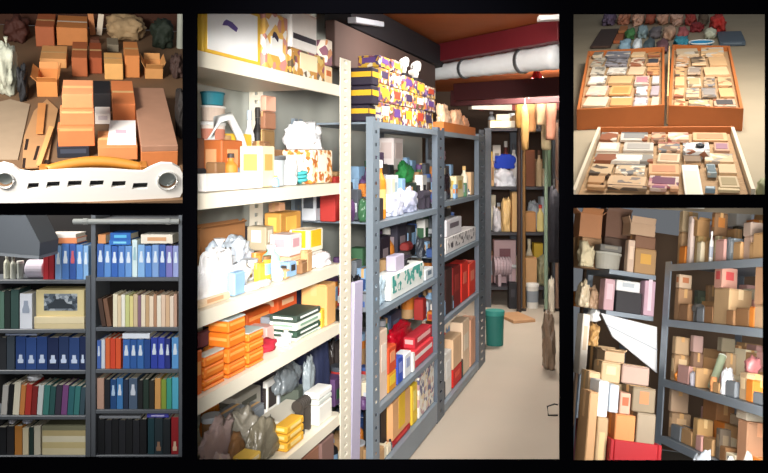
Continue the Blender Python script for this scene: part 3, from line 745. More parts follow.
# third compartment
z = A[2]
g(z, 'box', 380, 388, 330, .02, .08, '#efd2bc', 'tall pale peach box at near end of lower shelf in first bay', lab=('#f4e4d4', .6, .4))
q = g(z, 'box', 389, 397, 372, .02, .07, '#e89a2a', 'orange-yellow box at front of lower shelf beside peach box', lab=('#f6d23a', .7, .5))
g(drop(q), 'box', 389, 397, 346, .02, .07, '#d9522a', 'red-orange box on the orange-yellow box', lab=('#f0a070', .6, .4))
q = g(z, 'box', 398, 404, 357, .02, .07, '#3c56b8', 'blue box at front of lower shelf', lab=('#8a9ae0', .5, .4))
g(z, 'box', 405, 412, 353, .02, .07, '#eef0f4', 'white box beside blue box on lower shelf', lab=('#a8b4d8', .5, .4))
q = g(z, 'box', 392, 416, 350, .15, .09, '#4a2a34', 'dark plum crate under the red bag on lower shelf')
q2 = g(drop(q), 'bag', 392, 420, 322, .13, .1, '#d8152f', 'bright red bag in middle of lower shelf in first bay', seed=95)
g(z, 'bag', 416, 434, 330, .15, .09, '#c21330', 'deep red bag behind the red and white box', seed=96)
q = g(z, 'box', 414, 435, 344, .02, .09, '#e2404a', 'red box with white stripes at far end of lower shelf', lab=('#f6e6e2', .85, .25))
g(drop(q), 'box', 416, 434, 331, .03, .08, '#c92c3c', 'flat red box on the striped red box', lab=('#f2b8b4', .7, .4))
g(z, 'bottle', 380, 389, 309, .3, .08, '#eca06a', 'peach bottle at back of lower shelf in first bay', cap='#f0d0a8')
g(z, 'box', 391, 404, 312, .25, .1, '#3d4a66', 'slate blue box at back of lower shelf', lab=('#6a7a94', .5, .4))
# bottom compartment
z = ZB
q = g(z, 'box', 393, 411, 432, .02, .1, '#b21a22', 'red box at the bottom of blue-grey rack first bay', lab=('#d8443c', .6, .4))
q = g(drop(q), 'box', 393, 411, 395, .02, .1, '#e9b07a', 'peach box with yellow stripe on the red box', lab=('#f4c52e', .35, .9))
g(z, 'box', 381, 391.5, 400, .05, .1, '#1b1416', 'black upright case at near end of rack bottom shelf', name='hard_case', cat='case')
g(z, 'box', 412.5, 418, 384, .02, .1, '#f0c93a', 'tall yellow box at rack bottom shelf', lab=('#f6e27a', .5, .5))
q = g(z, 'box', 419.5, 436, 366, .015, .09, prn('#f1ece2', '#c9a0a0', '#6a6a8a', '#e9d8b8', scale=40), 'magazine stack of pale printed covers at rack bottom', name='magazine_pile', cat='magazines')
g(drop(q), 'box', 421, 432, 358, .03, .07, '#151318', 'black box on top of the magazine pile')
g(z, 'box', 398, 416, 376, .24, .1, '#2f7f88', 'teal box at back of rack bottom shelf')
# bay two
z = Bz[0]
g(z, 'bag', 446, 455, 172, .04, .1, '#231a1e', 'dark bag on upper shelf of second bay', seed=101)
g(z, 'box', 456.5, 464, 176, .03, .08, '#e6d6a8', 'cream box on upper shelf of second bay', lab=('#c8a850', .5, .4))
g(z, 'bottle', 465, 471, 166, .03, .06, '#efe4cc', 'cream bottle on upper shelf of second bay', cap='#d9b070')
g(z, 'box', 472, 478, 172, .03, .08, '#d9b48a', 'tan box at far end of upper shelf of second bay')
q = g(z, 'box', 448, 468, 165, .25, .1, '#4a3238', 'dark rose box at back of upper shelf of second bay')
g(drop(q), 'bag', 450, 466, 145, .25, .1, '#b08890', 'dusty pink bag on the dark rose box', seed=102)
z = Bz[1]
q = g(z, 'box', 446, 476, 232, .015, .1, '#e9e4e2', 'white carton with dark marks on middle shelf of second bay', lab=(prn('#e9e4e2', '#4a444c', '#e9e4e2', '#b0a8a8', scale=40), .9, .7), front_only=True)
g(drop(q), 'box', 447, 462, 218, .02, .09, '#d8d4d8', 'grey-white box on the marked white carton in second bay', lab=('#6a6068', .6, .3))
g(z, 'bottle', 456, 463, 206, .2, .06, '#e2b02a', 'yellow bottle behind the marked white carton', cap='#f0d890')
g(z, 'box', 444, 455, 208, .2, .09, '#28201f', 'dark box behind the marked white carton')
z = Bz[2]
g(z, 'box', 446, 452.5, 268, .02, .1, '#3a1c18', 'dark brown upright box on lower shelf of second bay')
g(z, 'box', 453.5, 461, 266, .02, .1, '#7d120f', 'dark red upright box on lower shelf of second bay', lab=('#a03028', .5, .4))
q = g(z, 'box', 462, 468.5, 262, .02, .1, '#d92a1c', 'bright red upright box on lower shelf of second bay', lab=('#f0705a', .5, .3))
g(z, 'box', 469.5, 477, 262, .02, .1, '#e23a24', 'scarlet upright box at far end of lower shelf of second bay', lab=('#f58a70', .5, .3))
z = .06
g(z, 'box', 445, 452, 352, .02, .1, '#f1ece4', 'tall white box at bottom of second bay', lab=('#f8f6f2', .6, .4))
q = g(z, 'box', 453.5, 462, 366, .02, .1, '#d42018', 'red box standing at bottom of second bay', lab=('#ee5a44', .5, .3))
g(drop(q), 'box', 453.5, 462, 336, .02, .1, '#e9c29a', 'peach box on the red box at bottom of second bay')
g(z, 'box', 463, 470, 320, .02, .1, '#f0d3b4', 'tall peach box at bottom of second bay', lab=('#f8e6d0', .6, .3))
g(z, 'box', 471, 477.5, 318, .02, .1, '#e0a888', 'tall salmon box at far end of second bay bottom')
g(z, 'bag', 444, 456, 332, .2, .1, '#d93a20', 'red-orange bag behind tall white box', seed=103)

dk = ['#f2efe8', '#c29a6c', '#3a3230', '#1d1c20', '#7f858c', '#c9ced4', '#3a5a9a', '#8fb4d6', '#b5322c', '#d9822e', '#4a4f58', '#6a4a78', '#3f6b4a', '#e8dcc0']
for bi, (lo, hi, zs_, nm) in enumerate([(g0 + .01, g1 + .03, A + [ZB], 'first bay'), (g1 + pw[1]*.6, g2 + .05, Bz + [.06], 'second bay')]):
    for li, z in enumerate(zs_):
        lv = ['upper', 'middle', 'lower', 'bottom'][li]; up = ([S2['top']] + zs_)[li] - z
        for yi, (y, dp, f) in enumerate([(.29, .09, .75), (.19, .09, .6), (.115, .07, .42), (.012, .09, .26)]):
            backfill(C, z, lo, hi, y, dp, (.35 * f * up, f * up), 101 + bi * 40 + li * 8 + yi, f'{["back", "third", "second", "front"][yi]} row of {lv} shelf, {nm}, grey rack', dk, wr=(.05, .11), group=f'{lv} shelf goods in the {nm}')
# ================================================================== far end of the middle room
def fl(px, py): return CAM + ray(px, py) * (1.6 * FP / (py - CY))
def wfloor(kind, x0, x1, ybot, yt, dp, col, label, **kw):
    p = fl((x0 + x1) / 2, ybot); Y = p.y
    w = (x1 - x0) / FP * Y; h = 1.6 + (CY - yt) / FP * Y
    return make(kind, W, p.x, Y + dp / 2, .001, w, dp, h, col, label, **kw)
wfloor('tub', 486, 506, 347, 312, .14, '#1c6a62', 'teal plastic bin on the floor at the end of blue-grey rack', lid='#2f8a80', name='plastic_bin', cat='bin')
p = fl(516, 319); make('board', W, p.x, p.y, .001, .24, .36, .03, '#c0946c', 'flattened tan cardboard lying on the concrete floor', name='cardboard_sheet', cat='cardboard', rz=.3)
wfloor('box', 509, 517, 309, 283, .1, '#1c1a20', 'black box on the floor beside the white round canister', lab=('#3a3840', .5, .3))
wfloor('tub', 527, 540, 309, 284, .1, '#d9d4cc', 'white round canister on floor at far end', lid='#f0ece6', lab='#8a9098', name='canister', cat='canister')
wfloor('bag', 549, 556, 313, 276, .1, '#e6dccb', 'cream sack slumped on floor at far end', seed=111)
wfloor('bag', 545, 559, 372, 312, .2, '#8a7562', 'brown sack on floor against the wall at the right edge', seed=112)
# far shelf with clothes and tools
Y0 = 7.6; kx = Y0 / FP
fx = lambda px: (px - CX) * kx
fz = lambda py: 1.6 + (CY - py) * kx
t = thing('storage_shelf', 'dark storage shelf against the far wall, hung with goods', 'shelf', W.T(fx(522), Y0 + .25, 0))
for px in (488, 521, 556):
    for y in (-.25, .2):
        bm = bmesh.new(); x = fx(px) - fx(522); bx(bm, x - .035, x + .035, y, y + .05, 0, fz(128)); link('post', bm, '#4c5058', t)
for py in (128, 187, 233, 288):
    bm = bmesh.new(); bx(bm, fx(490.5) - fx(522), fx(553.5) - fx(522), -.2, .2, fz(py) - .03, fz(py)); link('shelf', bm, '#3c3a40', t)
def fs(kind, x0, x1, yb, yt, y, dp, co, lb, **kw):
    k2 = (Y0 + y) / FP
    zb = fz(yb) + .002
    h = 1.6 + (CY - yt) * k2 - zb
    return make(kind, W, ((x0 + x1) / 2 - CX) * k2, Y0 + y + dp / 2, zb, (x1 - x0) * k2, dp, h, co, lb, **kw)
q = fs('bag', 494, 518, 187, 168, .1, .2, '#e9eaf2', 'white cloth bundle under the blue tarp on the far shelf', seed=121, name='cloth_bundle', cat='cloth')
k2 = (Y0+.1)/FP; make('bag', W, (508-CX)*k2, Y0+.22, q['_t'] - .01, .26, .22, .17, '#2348c8', 'bright blue folded tarp on white bundle at the far shelf', seed=122, name='folded_tarp', cat='tarp', rough=.25)
fs('box', 493, 501, 187, 145, .32, .08, '#c9bfb4', 'pale beige tall box at the back of the far shelf top', lab=('#8a8078', .5, .4))
fs('bottle', 503, 510, 187, 141, .34, .1, '#6a2a24', 'dark red jug at the back of far shelf', cap='#d8d0c8')
fs('bottle', 511, 518, 187, 144, .34, .1, '#d8d2cc', 'pale grey jug beside the dark red jug', cap='#4a4a50')
fs('bag', 493, 502, 233, 205, .08, .14, '#c8c4c8', 'grey-white bag on the middle far shelf', seed=123)
fs('bag', 502, 512, 233, 196, .08, .16, '#f0c98a', 'cream-orange paper bag on middle far shelf', seed=124, name='paper_bag')
fs('box', 512, 518.5, 233, 192, .1, .14, '#d9ae74', 'tan upright carton on middle far shelf')
fs('carton', 524, 536, 233, 212, .1, .18, '#b98450', 'brown carton on middle far shelf beyond the post')
fs('bottle', 538, 545, 233, 205, .1, .12, '#e6d28a', 'pale yellow jug on middle far shelf', cap='#c94a3a')
fs('box', 525, 535, 187, 150, .1, .14, '#7a4424', 'rusty brown upright box on top far shelf beyond post')
fs('box', 545.5, 551, 187, 142, .1, .14, '#7f9a7c', 'sage green upright panel box on top far shelf')
fs('bottle', 537, 543, 187, 150, .1, .1, '#c9b08a', 'tan jug between rusty box and sage green box', cap='#5a3a2a')
q = fs('motor', 493, 518, 288, 258, .06, .22, '#b09aa0', 'pinkish grey machine on low far shelf', name='machine', cat='machine')
fs('box', 494, 516, 288, 240, .3, .1, '#d0aeb0', 'dusty pink carton behind the pinkish machine', lab=('#8a5a60', .5, .4))
fs('carton', 524, 537, 288, 258, .08, .2, '#c89a6a', 'tan carton on low far shelf')
fs('bag', 538, 552, 288, 255, .08, .2, '#8f8a6a', 'olive bag on low far shelf', seed=125)
# things hanging and leaning in front of the far shelf
def hang(name, label, cat, px, Y, y0, y1, w, d, co, hook='#6a6a6a', sd=1):
    k2 = Y / FP; x = (px - CX) * k2; zt = 1.6 + (CY - y0) * k2; zb = 1.6 + (CY - y1) * k2
    t = thing(name, label, cat, W.T(x, Y, zb))
    bm = bmesh.new(); blob(bm, w, d, zt - zb, sd, .3, 3, .6); link('cloth', bm, mat(co, .8, .2, 8, bump=.3), t, smooth=True)
    bm = bmesh.new(); tube(bm, [(0, 0, zt - zb - .02), (0, 0, zt - zb + .05), (.02, 0, zt - zb + .075), (.04, 0, zt - zb + .05)], .006, 6); link('hanging_hook', bm, hook, t)
rail = tag(beam('hanging_rail', at(518, 99, 7.3), at(563, 99, 7.3), .04, .04, mat('#8a6a3a', .5)), 'brown rail under the far ceiling with bags hanging from it', 'rail')
hang('hanging_bag', 'yellowish paper bag hanging from the far rail', 'bag', 519, 7.2, 96, 128, .09, .08, '#98702e', sd=131)
hang('hanging_bag', 'tan sack hanging from the rail beside the yellowish bag', 'bag', 531, 7.1, 92, 132, .1, .1, '#b07c4c', sd=132)
hang('hanging_bag', 'cream canvas bag hanging near the wall end of the rail', 'bag', 540, 7.0, 84, 125, .1, .1, '#c2a682', sd=133)
hang('hanging_bag', 'rose brown bag hanging at the wall end of the rail', 'bag', 551, 7.0, 90, 140, .11, .1, '#a5705a', sd=134)
hang('hanging_coat', 'dark coat hanging low by the wall at the far end', 'coat', 554, 6.8, 185, 262, .11, .12, '#26242c', sd=135)
hang('hanging_bag', 'small red pouch hanging under the duct near the wall', 'bag', 537, 6.6, 70, 84, .09, .07, '#a8222a', sd=136)
for px, yb, y0, r, co, lb in [(519, 312, 118, .022, '#3a2418', 'dark brown pole standing at the front of the far shelf'), (524, 311, 140, .018, '#7a562a', 'golden brown pole leaning beside the dark brown pole'), (546, 312, 135, .02, '#8aa08a', 'sage green pole standing near the wall at far end'), (557, 311, 120, .018, '#9a7a68', 'rosy brown pole standing against the wall at far end')]:
    p = fl(px, yb); zt = 1.6 + (CY - y0) / FP * p.y
    t = thing('pole', lb, 'pole', W.T(p.x, p.y, .001))
    bm = bmesh.new(); lathe(bm, [(r, .03), (r*.9, zt-.03)], 10); link('shaft', bm, co, t)
    bm = bmesh.new(); lathe(bm, [(r*1.3, 0), (r*1.3, .029)], 10); link('foot', bm, '#2a2624', t)
    bm = bmesh.new(); lathe(bm, [(r*1.1, zt-.029), (r*1.1, zt)], 10); link('cap', bm, '#4a4038', t)
# small black bracket near the wall, at the frame edge
p = fl(553, 416)
t = thing('floor_bracket', 'small black wire bracket standing on the floor at the right edge', 'bracket', W.T(p.x, p.y, 0))
bm = bmesh.new(); tube(bm, [(.03, 0, .005), (-.03, 0, .005), (-.035, 0, .06), (.01, 0, .075), (.03, 0, .07)], .005, 7); link('wire', bm, '#1b191b', t)

# more goods filling the far shelf
wm = ['#f2efe8', '#e8dcc0', '#c29a6c', '#8f6844', '#c9ced4', '#d9822e', '#e2b83a', '#d9a8a0', '#7f858c']
for o_ in [(488, 128), (521, 128), (556, 128)]:
    obst(W, fx(o_[0]) - .04, fx(o_[0]) + .04, Y0 - .01, Y0 + .06, 0, 2.0)
for li, (py, hs, nm) in enumerate([(128, (.1, .22), 'top board'), (187, (.25, .5), 'upper shelf'), (233, (.2, .4), 'middle shelf'), (288, (.25, .5), 'low shelf')]):
    backfill(W, fz(py) + .002, fx(492) * 1.0, fx(552), Y0 + .26, .16, hs, 301 + li, f'rear row on the {nm} of dark far shelf', wm, wr=(.08, .16), group=f'rear row on the far {nm}')
    backfill(W, fz(py) + .002, fx(492) * 1.0, fx(552), Y0 + .08, .14, (hs[0] * .6, hs[1] * .7), 311 + li, f'near row on the {nm} of dark far shelf', wm, wr=(.07, .13), group=f'near row on the far {nm}')
hang('hanging_bag', 'pale apron hanging from the rail below the joists', 'apron', 546, 7.15, 98, 150, .1, .07, '#b8a684', sd=141)
hang('hanging_bag', 'golden bag hanging between the tan sack and yellowish bag', 'bag', 525, 6.8, 104, 150, .08, .07, '#96703a', sd=142)
for nm, px, Y, yb, yt, w, d, co, sd, lb in [('sack', 498, 7.05, 303, 268, .2, .16, '#c9b2ac', 143, 'pinkish sack standing on the floor before the far shelf'), ('sack', 531, 6.9, 306, 285, .14, .14, '#9a8f88', 144, 'small grey sack on the floor near the canister')]:
    pass
# ================================================================== bookcase room (below, by the end wall)
YB = 3.77; kb = YB / FP
B = Room((0, YB, 0), (1, 0, 0), (0, 1, 0), (0, 0, 1))
bxp = lambda px: (px - CX) * kb
bz = lambda py: 1.6 + (CY - py) * kb
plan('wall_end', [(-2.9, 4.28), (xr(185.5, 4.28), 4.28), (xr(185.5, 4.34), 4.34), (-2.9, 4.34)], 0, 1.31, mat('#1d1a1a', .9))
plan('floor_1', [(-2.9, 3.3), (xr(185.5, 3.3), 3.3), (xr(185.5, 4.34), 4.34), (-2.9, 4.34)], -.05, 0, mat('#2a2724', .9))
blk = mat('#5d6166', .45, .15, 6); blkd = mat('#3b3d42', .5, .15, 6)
DEP = .2
def bookcase(label, x0, x1, rows, top, sides, board_cols):
    t = thing('bookcase', label, 'bookcase', B.T((bxp(x0) + bxp(x1)) / 2, DEP / 2, 0)); ox = (bxp(x0) + bxp(x1)) / 2
    def put(nm, m, *a):
        bm = bmesh.new(); bx(bm, a[0]-ox, a[1]-ox, a[2]-DEP/2, a[3]-DEP/2, a[4], a[5], .002); link(nm, bm, m, t)
    for (a, b) in sides: put('side_panel', blk, bxp(a), bxp(b), 0, DEP, 0, top)
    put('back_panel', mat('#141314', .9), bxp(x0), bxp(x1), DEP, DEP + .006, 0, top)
    a, b = bxp(sides[0][1]) + .0005 if len(sides) > 1 or sides[0][0] < x0 + 6 else bxp(x0), (bxp(sides[-1][0]) - .0005 if len(sides) > 1 or sides[0][0] > x0 + 6 else bxp(x1))
    for y in rows: put('shelf', blk, a, b, 0.0, DEP - .001, bz(y) - .02, bz(y))
    return t
L_ROWS = [280, 329.5, 370.5, 416, 456]; R_ROWS = [277.5, 327.5, 369.5, 410, 455.5]
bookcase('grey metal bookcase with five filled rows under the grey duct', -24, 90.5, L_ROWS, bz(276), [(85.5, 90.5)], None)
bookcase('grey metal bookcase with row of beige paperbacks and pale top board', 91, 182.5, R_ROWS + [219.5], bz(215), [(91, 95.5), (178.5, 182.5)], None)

def book(x0, x1, yb, yt, cover, label, group, y=.012, dep=.13, lean=0.0, mark=None, pages='#e6dcc4', flat=False, markh=(.45, .8), name='book', cat='book', z=None, wpx=None):
    """upright (spine to the front) or lying flat"""
    z0 = bz(yb) + .0008 if z is None else z
    w = (x1 - x0) * kb - .0016; h = (yb - yt) * kb - .001
    if z is not None: h = (yb - yt) * kb
    cx = (bxp(x0) + bxp(x1)) / 2
    M = B.T(cx, y + dep / 2, z0)
    if lean:
        M = B.T(bxp(x0 if lean < 0 else x1), y + dep / 2, z0) @ Matrix.Rotation(lean, 4, 'Y') @ Matrix.Translation((w/2 if lean < 0 else -w/2, 0, 0))
    t = thing(name, label, cat, M, group)
    bm = bmesh.new(); c = min(.003, w * .15)
    if not flat:
        bx(bm, -w/2, w/2, -dep/2, -dep/2 + c, 0, h, .0008); bx(bm, -w/2, -w/2 + c, -dep/2 + c, dep/2, 0, h); bx(bm, w/2 - c, w/2, -dep/2 + c, dep/2, 0, h)
        link('cover', bm, cover, t)
        bm = bmesh.new(); bx(bm, -w/2 + c, w/2 - c, -dep/2 + c, dep/2 - .004, .002, h - .004); link('pages', bm, pages, t)
    else:
        c = min(.004, h * .15)
        bx(bm, -w/2, w/2, -dep/2, -dep/2 + c, 0, h, .0008); bx(bm, -w/2, w/2, -dep/2 + c, dep/2, 0, c); bx(bm, -w/2, w/2, -dep/2 + c, dep/2, h - c, h)
        link('cover', bm, cover, t)
        bm = bmesh.new(); bx(bm, -w/2 + .003, w/2 - .003, -dep/2 + c, dep/2 - .004, c, h - c); link('pages', bm, pages, t)
    if mark:
        bm = bmesh.new(); a, b = markh; hw = w * .3
        if flat: prism(bm, [(-w*.3, h*.3), (w*.3, h*.3), (w*.3, h*.7), (-w*.3, h*.7)], -dep/2 - .001, -dep/2)
        else: prism(bm, [(-hw*.9, h*a), (hw*.9, h*a), (hw, h*(a+.1)), (hw*.6, h*(b-.12)), (hw*.55, h*b), (-hw*.55, h*b), (-hw*.6, h*(b-.12)), (-hw, h*(a+.1))], -dep/2 - .001, -dep/2)
        link('spine_label', bm, mark, t)
    t['_t'] = z0 + h
    return t

ORD = ['first', 'second', 'third', 'fourth', 'fifth', 'sixth', 'seventh', 'eighth', 'ninth', 'tenth', 'eleventh', 'twelfth', 'thirteenth', 'fourteenth', 'fifteenth', 'sixteenth', 'seventeenth', 'eighteenth', 'nineteenth', 'twentieth']
def row(where, yb, specs, group, lean=0.0, **kw):
    """specs: (x0, x1, ytop, colour, colour words, mark)"""
    out = []
    for i, s in enumerate(specs):
        x0, x1, yt, co, cw = s[:5]
        k = dict(kw); k['mark'] = s[5] if len(s) > 5 else None
        out.append(book(x0, x1, yb, yt, co, f'{cw} book, {ORD[i]} from the left in {where}', group, lean=lean, **k))
    return out
LBL, DBL, PBL, NAV, WHT = '#3f7fc4', '#24427c', '#9dbfe0', '#16264f', '#e6eef6'
mk = '#dfeaf6'
# left bookcase, top row (standing on its top board)
tp = L_ROWS[0]
row('top row of the left bookcase', tp, [(42, 47.5, 249, '#c02a34', 'red'), (47.8, 53, 250, '#a8202c', 'dark red'), (54, 60.5, 246, '#7fa6d6', 'pale blue', mk), (60.8, 68, 244, '#4a78bc', 'mid blue', mk), (68.3, 75, 244, '#2f56a0', 'blue', '#d0606a'),
     (75.3, 82, 245, '#5a8ccc', 'light blue', mk), (82.3, 87.5, 246, '#8ab4de', 'sky blue', mk)], 'books in the top left row')
z = bz(244) + .0015
o = book(43, 76, 244, 238.5, '#e08a5a', 'orange flat box lying on the red and blue books of the left bookcase', None, flat=True, z=z, name='flat_box', cat='box', pages='#f3e9dc')
book(45, 75, 238, 234, '#efe6dc', 'white flat box on top of the orange flat box', None, flat=True, z=o['_t'] + .0008, name='flat_box', cat='box')
def bfit(kind, x0, x1, yb, yt, col, label, y=.02, dp=.1, z=None, **kw):
    z0 = bz(yb) + .0008 if z is None else z
    return make(kind, B, (bxp(x0) + bxp(x1)) / 2, y + dp / 2, z0, (x1 - x0) * kb - .002, dp, (yb - yt) * kb, col, label, **kw)
bfit('bottle', 0, 6, tp, 255, '#d9d8c4', 'cream bottle with pale cap in top row of left bookcase', dp=.035, cap='#f0efe4')
bfit('bottle', 6.5, 12.5, tp, 257, '#c8c9bc', 'greyish bottle beside the cream bottle under the duct', dp=.035, cap='#8a8d84')
bfit('tub', 13, 20, tp, 262, '#a9ada4', 'small grey jar in top row of left bookcase', dp=.04, lid='#e4e2da', name='jar', cat='jar')
bfit('roll', 22, 40, tp, 260, '#e3dbe9', 'white paper roll with purple core in top row of left bookcase', dp=.1, core='#7a4a9a')
# left bookcase, second row
yb = L_ROWS[1]
row('second row of the left bookcase', yb, [(-3, 3, 292, '#5a7a6a', 'grey-green'), (3.4, 9, 291, '#1f2a26', 'black'), (9.4, 17.5, 290, '#35504a', 'dark green'), (18.5, 31, 294, '#dfe2e8', 'white', '#9aa4b4')], 'books in the second left row')
q = book(33, 83.5, yb, 324, '#d9c79a', 'cream flat volume lowest in the pile under the picture box', 'cream flat volumes', flat=True)
q = book(33, 83.5, 324, 317.5, '#e9d9b0', 'pale cream volume lying directly under the picture box', 'cream flat volumes', flat=True, z=q['_t'] + .0008)
t = thing('picture_box', 'cream box with grey car picture on its front in the left bookcase', 'box', B.T((bxp(34) + bxp(82.5)) / 2, .08, q['_t'] + .0008))
w_, h_ = (82.5 - 34) * kb, 26.5 * kb
bm = bmesh.new(); bx(bm, -w_/2, w_/2, -.06, .06, 0, h_, .003); link('body', bm, '#e2cf98', t)
bm = bmesh.new(); bx(bm, -w_*.33, w_*.36, -.0612, -.06, h_*.22, h_*.86); link('picture', bm, prn('#8b949c', '#59646e', '#b9c0c4', '#3c444c', scale=60), t)
bm = bmesh.new(); prism(bm, [(-w_*.24, h_*.3), (w_*.27, h_*.3), (w_*.26, h_*.46), (w_*.14, h_*.5), (w_*.08, h_*.66), (-w_*.1, h_*.66), (-w_*.16, h_*.5), (-w_*.24, h_*.46)], -.0626, -.0613); link('printed_car', bm, '#30383f', t)
# left, third row
yb = L_ROWS[2]
sp = [(-2, 5, 338, '#2a2c30', 'charcoal'), (5.4, 13.5, 337, '#3c4650', 'slate')]
x = 14.5
for i, (w, c, cw) in enumerate([(10, DBL, 'blue'), (10.5, '#2c4c8a', 'bright blue'), (10.5, DBL, 'blue'), (11, NAV, 'navy'), (10, '#20355f', 'dark blue'), (10.5, '#28447a', 'blue'), (6, NAV, 'narrow navy')]):
    sp.append((x, x + w, 337 + (i % 2), c, cw, '#cfdcf2')); x += w + .3
row('third row of the left bookcase', yb, sp, 'books in the third left row', markh=(.2, .45))
book(4, 36, 337, 335, '#8a93a8', 'grey-blue booklet lying across the third row of the left bookcase', None, flat=True, z=bz(336.2) + .0012, name='booklet')
# left, fourth row (leaning)
yb = L_ROWS[3]; x = -0.6; sp = []
for w, c, cw, yt in [(6, '#c9c4bc', 'grey', 386), (5, '#141416', 'black', 385), (6.5, '#efe6cc', 'cream', 383), (5, '#d98a48', 'orange', 386), (6, '#c23a30', 'red', 385), (5.5, '#8a2420', 'dark red', 387), (5.5, '#d6dcd8', 'white', 386), (6, '#3f8078', 'teal', 386), (5.5, '#2c5a58', 'dark teal', 387),
                     (6, '#3a3644', 'charcoal', 386), (6, '#7d4a80', 'purple', 386), (6, '#2f6a70', 'blue-green', 387), (5.5, '#3a7a78', 'sea green', 387), (5, '#39505a', 'slate', 388)]:
    sp.append((x, x + w, yt, c, cw)); x += w + .32
row('leaning fourth row of the left bookcase', yb, sp, 'books in the fourth left row', lean=.07)
z = bz(384.5) + .004
bfit('bag', 22, 36, 380, 373.5, '#e2e2e4', 'crumpled white wrapping on the leaning fourth row', z=z + .0035, dp=.09, seed=201, name='wrapping', cat='wrapping')
# left, fifth row
yb = L_ROWS[4]
row('bottom row of the left bookcase', yb, [(-4, 5, 428, '#1b1c20', 'black'), (5.5, 13, 427, '#2c2a2c', 'charcoal'), (13.5, 21, 427, '#c9843a', 'orange-brown'), (21.4, 27.5, 429, '#e8d9b4', 'cream'), (27.8, 32.5, 428, '#243a34', 'dark green'), (32.8, 39.5, 427, '#d8d0b8', 'pale')], 'books in the bottom left row')
q = None; zz = bz(yb) + .0008
for i, (h, c, lb) in enumerate([(6.5, '#e6d8ae', 'lowest'), (6, '#d9c690', 'second up'), (6, '#ece2c2', 'third up'), (5.5, '#cbb784', 'fourth up'), (4, '#8d8a6c', 'topmost')]):
    o = book(41, 84.5, 10 + h, 10, c, f'{lb} cream volume lying in the pile at bottom of the left bookcase', 'cream volumes in the bottom pile', flat=True, z=zz); zz = o['_t'] + .0008
bfit('bag', 4, 12, 427, 422, '#e0dde4', 'small white crumpled paper on the bottom row of the left bookcase', dp=.06, z=bz(426.5) + .004, seed=202, name='crumpled_paper', cat='paper')
bfit('bag', 18, 28, 427, 422, '#c9cbd8', 'pale lilac crumpled paper above the orange-brown book', dp=.06, z=bz(426.5) + .004, seed=203, name='crumpled_paper', cat='paper')

# right bookcase, top row
yb = R_ROWS[0]
sp = []
for i, (a, b, yt, c, cw, m) in enumerate([(96, 103, 244, '#3a66b0', 'blue', mk), (103.3, 110, 245, '#5c8fd0', 'light blue', mk), (110.3, 117, 246, '#2f62b4', 'blue', mk), (117.3, 124, 246, '#4a7cc4', 'mid blue', mk), (124.3, 131, 246, '#6a9ad6', 'pale blue', mk), (131.3, 136.5, 240, '#d9ecec', 'white', '#9fc4cc'),
          (137, 144, 245, '#86b4e2', 'sky blue', mk), (144.3, 151, 246, '#4d80c8', 'blue', mk), (151.3, 158, 245, '#7fa4d8', 'pale blue', mk), (158.3, 165, 245, '#3d62b0', 'deep blue', mk), (165.3, 172, 246, '#7b78bc', 'violet blue', mk), (172.3, 177.8, 246, '#9aa6d8', 'lavender', mk)]):
    sp.append((a, b, yt, c, cw, m))
row('top row of the right bookcase', yb, sp, 'books in the top right row')
zt = bz(244) + .0012
book(97, 105, 244, 235, '#e59c62', 'orange flat box lying on the first blue books of the right bookcase', None, flat=True, z=zt, name='flat_box', cat='box')
o = book(108, 130, 244, 239, '#2b6fc0', 'blue flat box lying on blue books of the right bookcase', None, flat=True, z=bz(245.5) + .0012, name='flat_box', cat='box', mark='#7fd0ea')
book(109, 130, 239, 232, '#1f5fae', 'darker blue flat box on top of the blue flat box', None, flat=True, z=o['_t'] + .0008, name='flat_box', cat='box', mark='#59b8e0')
book(140, 172, 243, 234, '#f0e6d2', 'white flat box lying on sky blue books of the right bookcase', None, flat=True, z=zt, name='flat_box', cat='box', mark='#d9a070')
# right, second row: beige paperbacks
yb = R_ROWS[1]; x = 112.0; sp = []
pal = [('#f0e6c8', 'cream'), ('#e6cfa8', 'sand'), ('#f4efe0', 'white'), ('#cdd08a', 'yellow-green'), ('#e4d68e', 'pale yellow'), ('#d6c09a', 'beige'), ('#8a6a7a', 'mauve'), ('#efe0c4', 'cream'), ('#c9a67c', 'tan'), ('#f2dcc0', 'peach'), ('#b98a6a', 'brown'), ('#efe6d2', 'pale'), ('#e8cbb0', 'pink-beige'), ('#d9b48e', 'tan'), ('#ecd9c4', 'pale'), ('#c8a088', 'dusky')]
for i, (c, cw) in enumerate(pal):
    w = [4.6, 3.6, 3.9, 4.2, 3.8, 4.4, 3.2, 4.3, 3.7, 4.4, 3.1, 4.3, 4.2, 4.2, 4.0, 3.2][i]
    sp.append((x, x + w, 294.5 + [0, 1.5, .6, 1.2, 2][i % 5], c, cw)); x += w + .08
row('beige paperback row of the right bookcase', yb, sp, 'paperbacks in the beige row')
for i, (x, c, cw) in enumerate([(101, '#4a3428', 'dark brown'), (106.3, '#7a5640', 'brown')]):
    book(x, x + 4.6, yb, 299, c, f'{cw} book leaning at the end of the beige paperback row', None, lean=-.16)
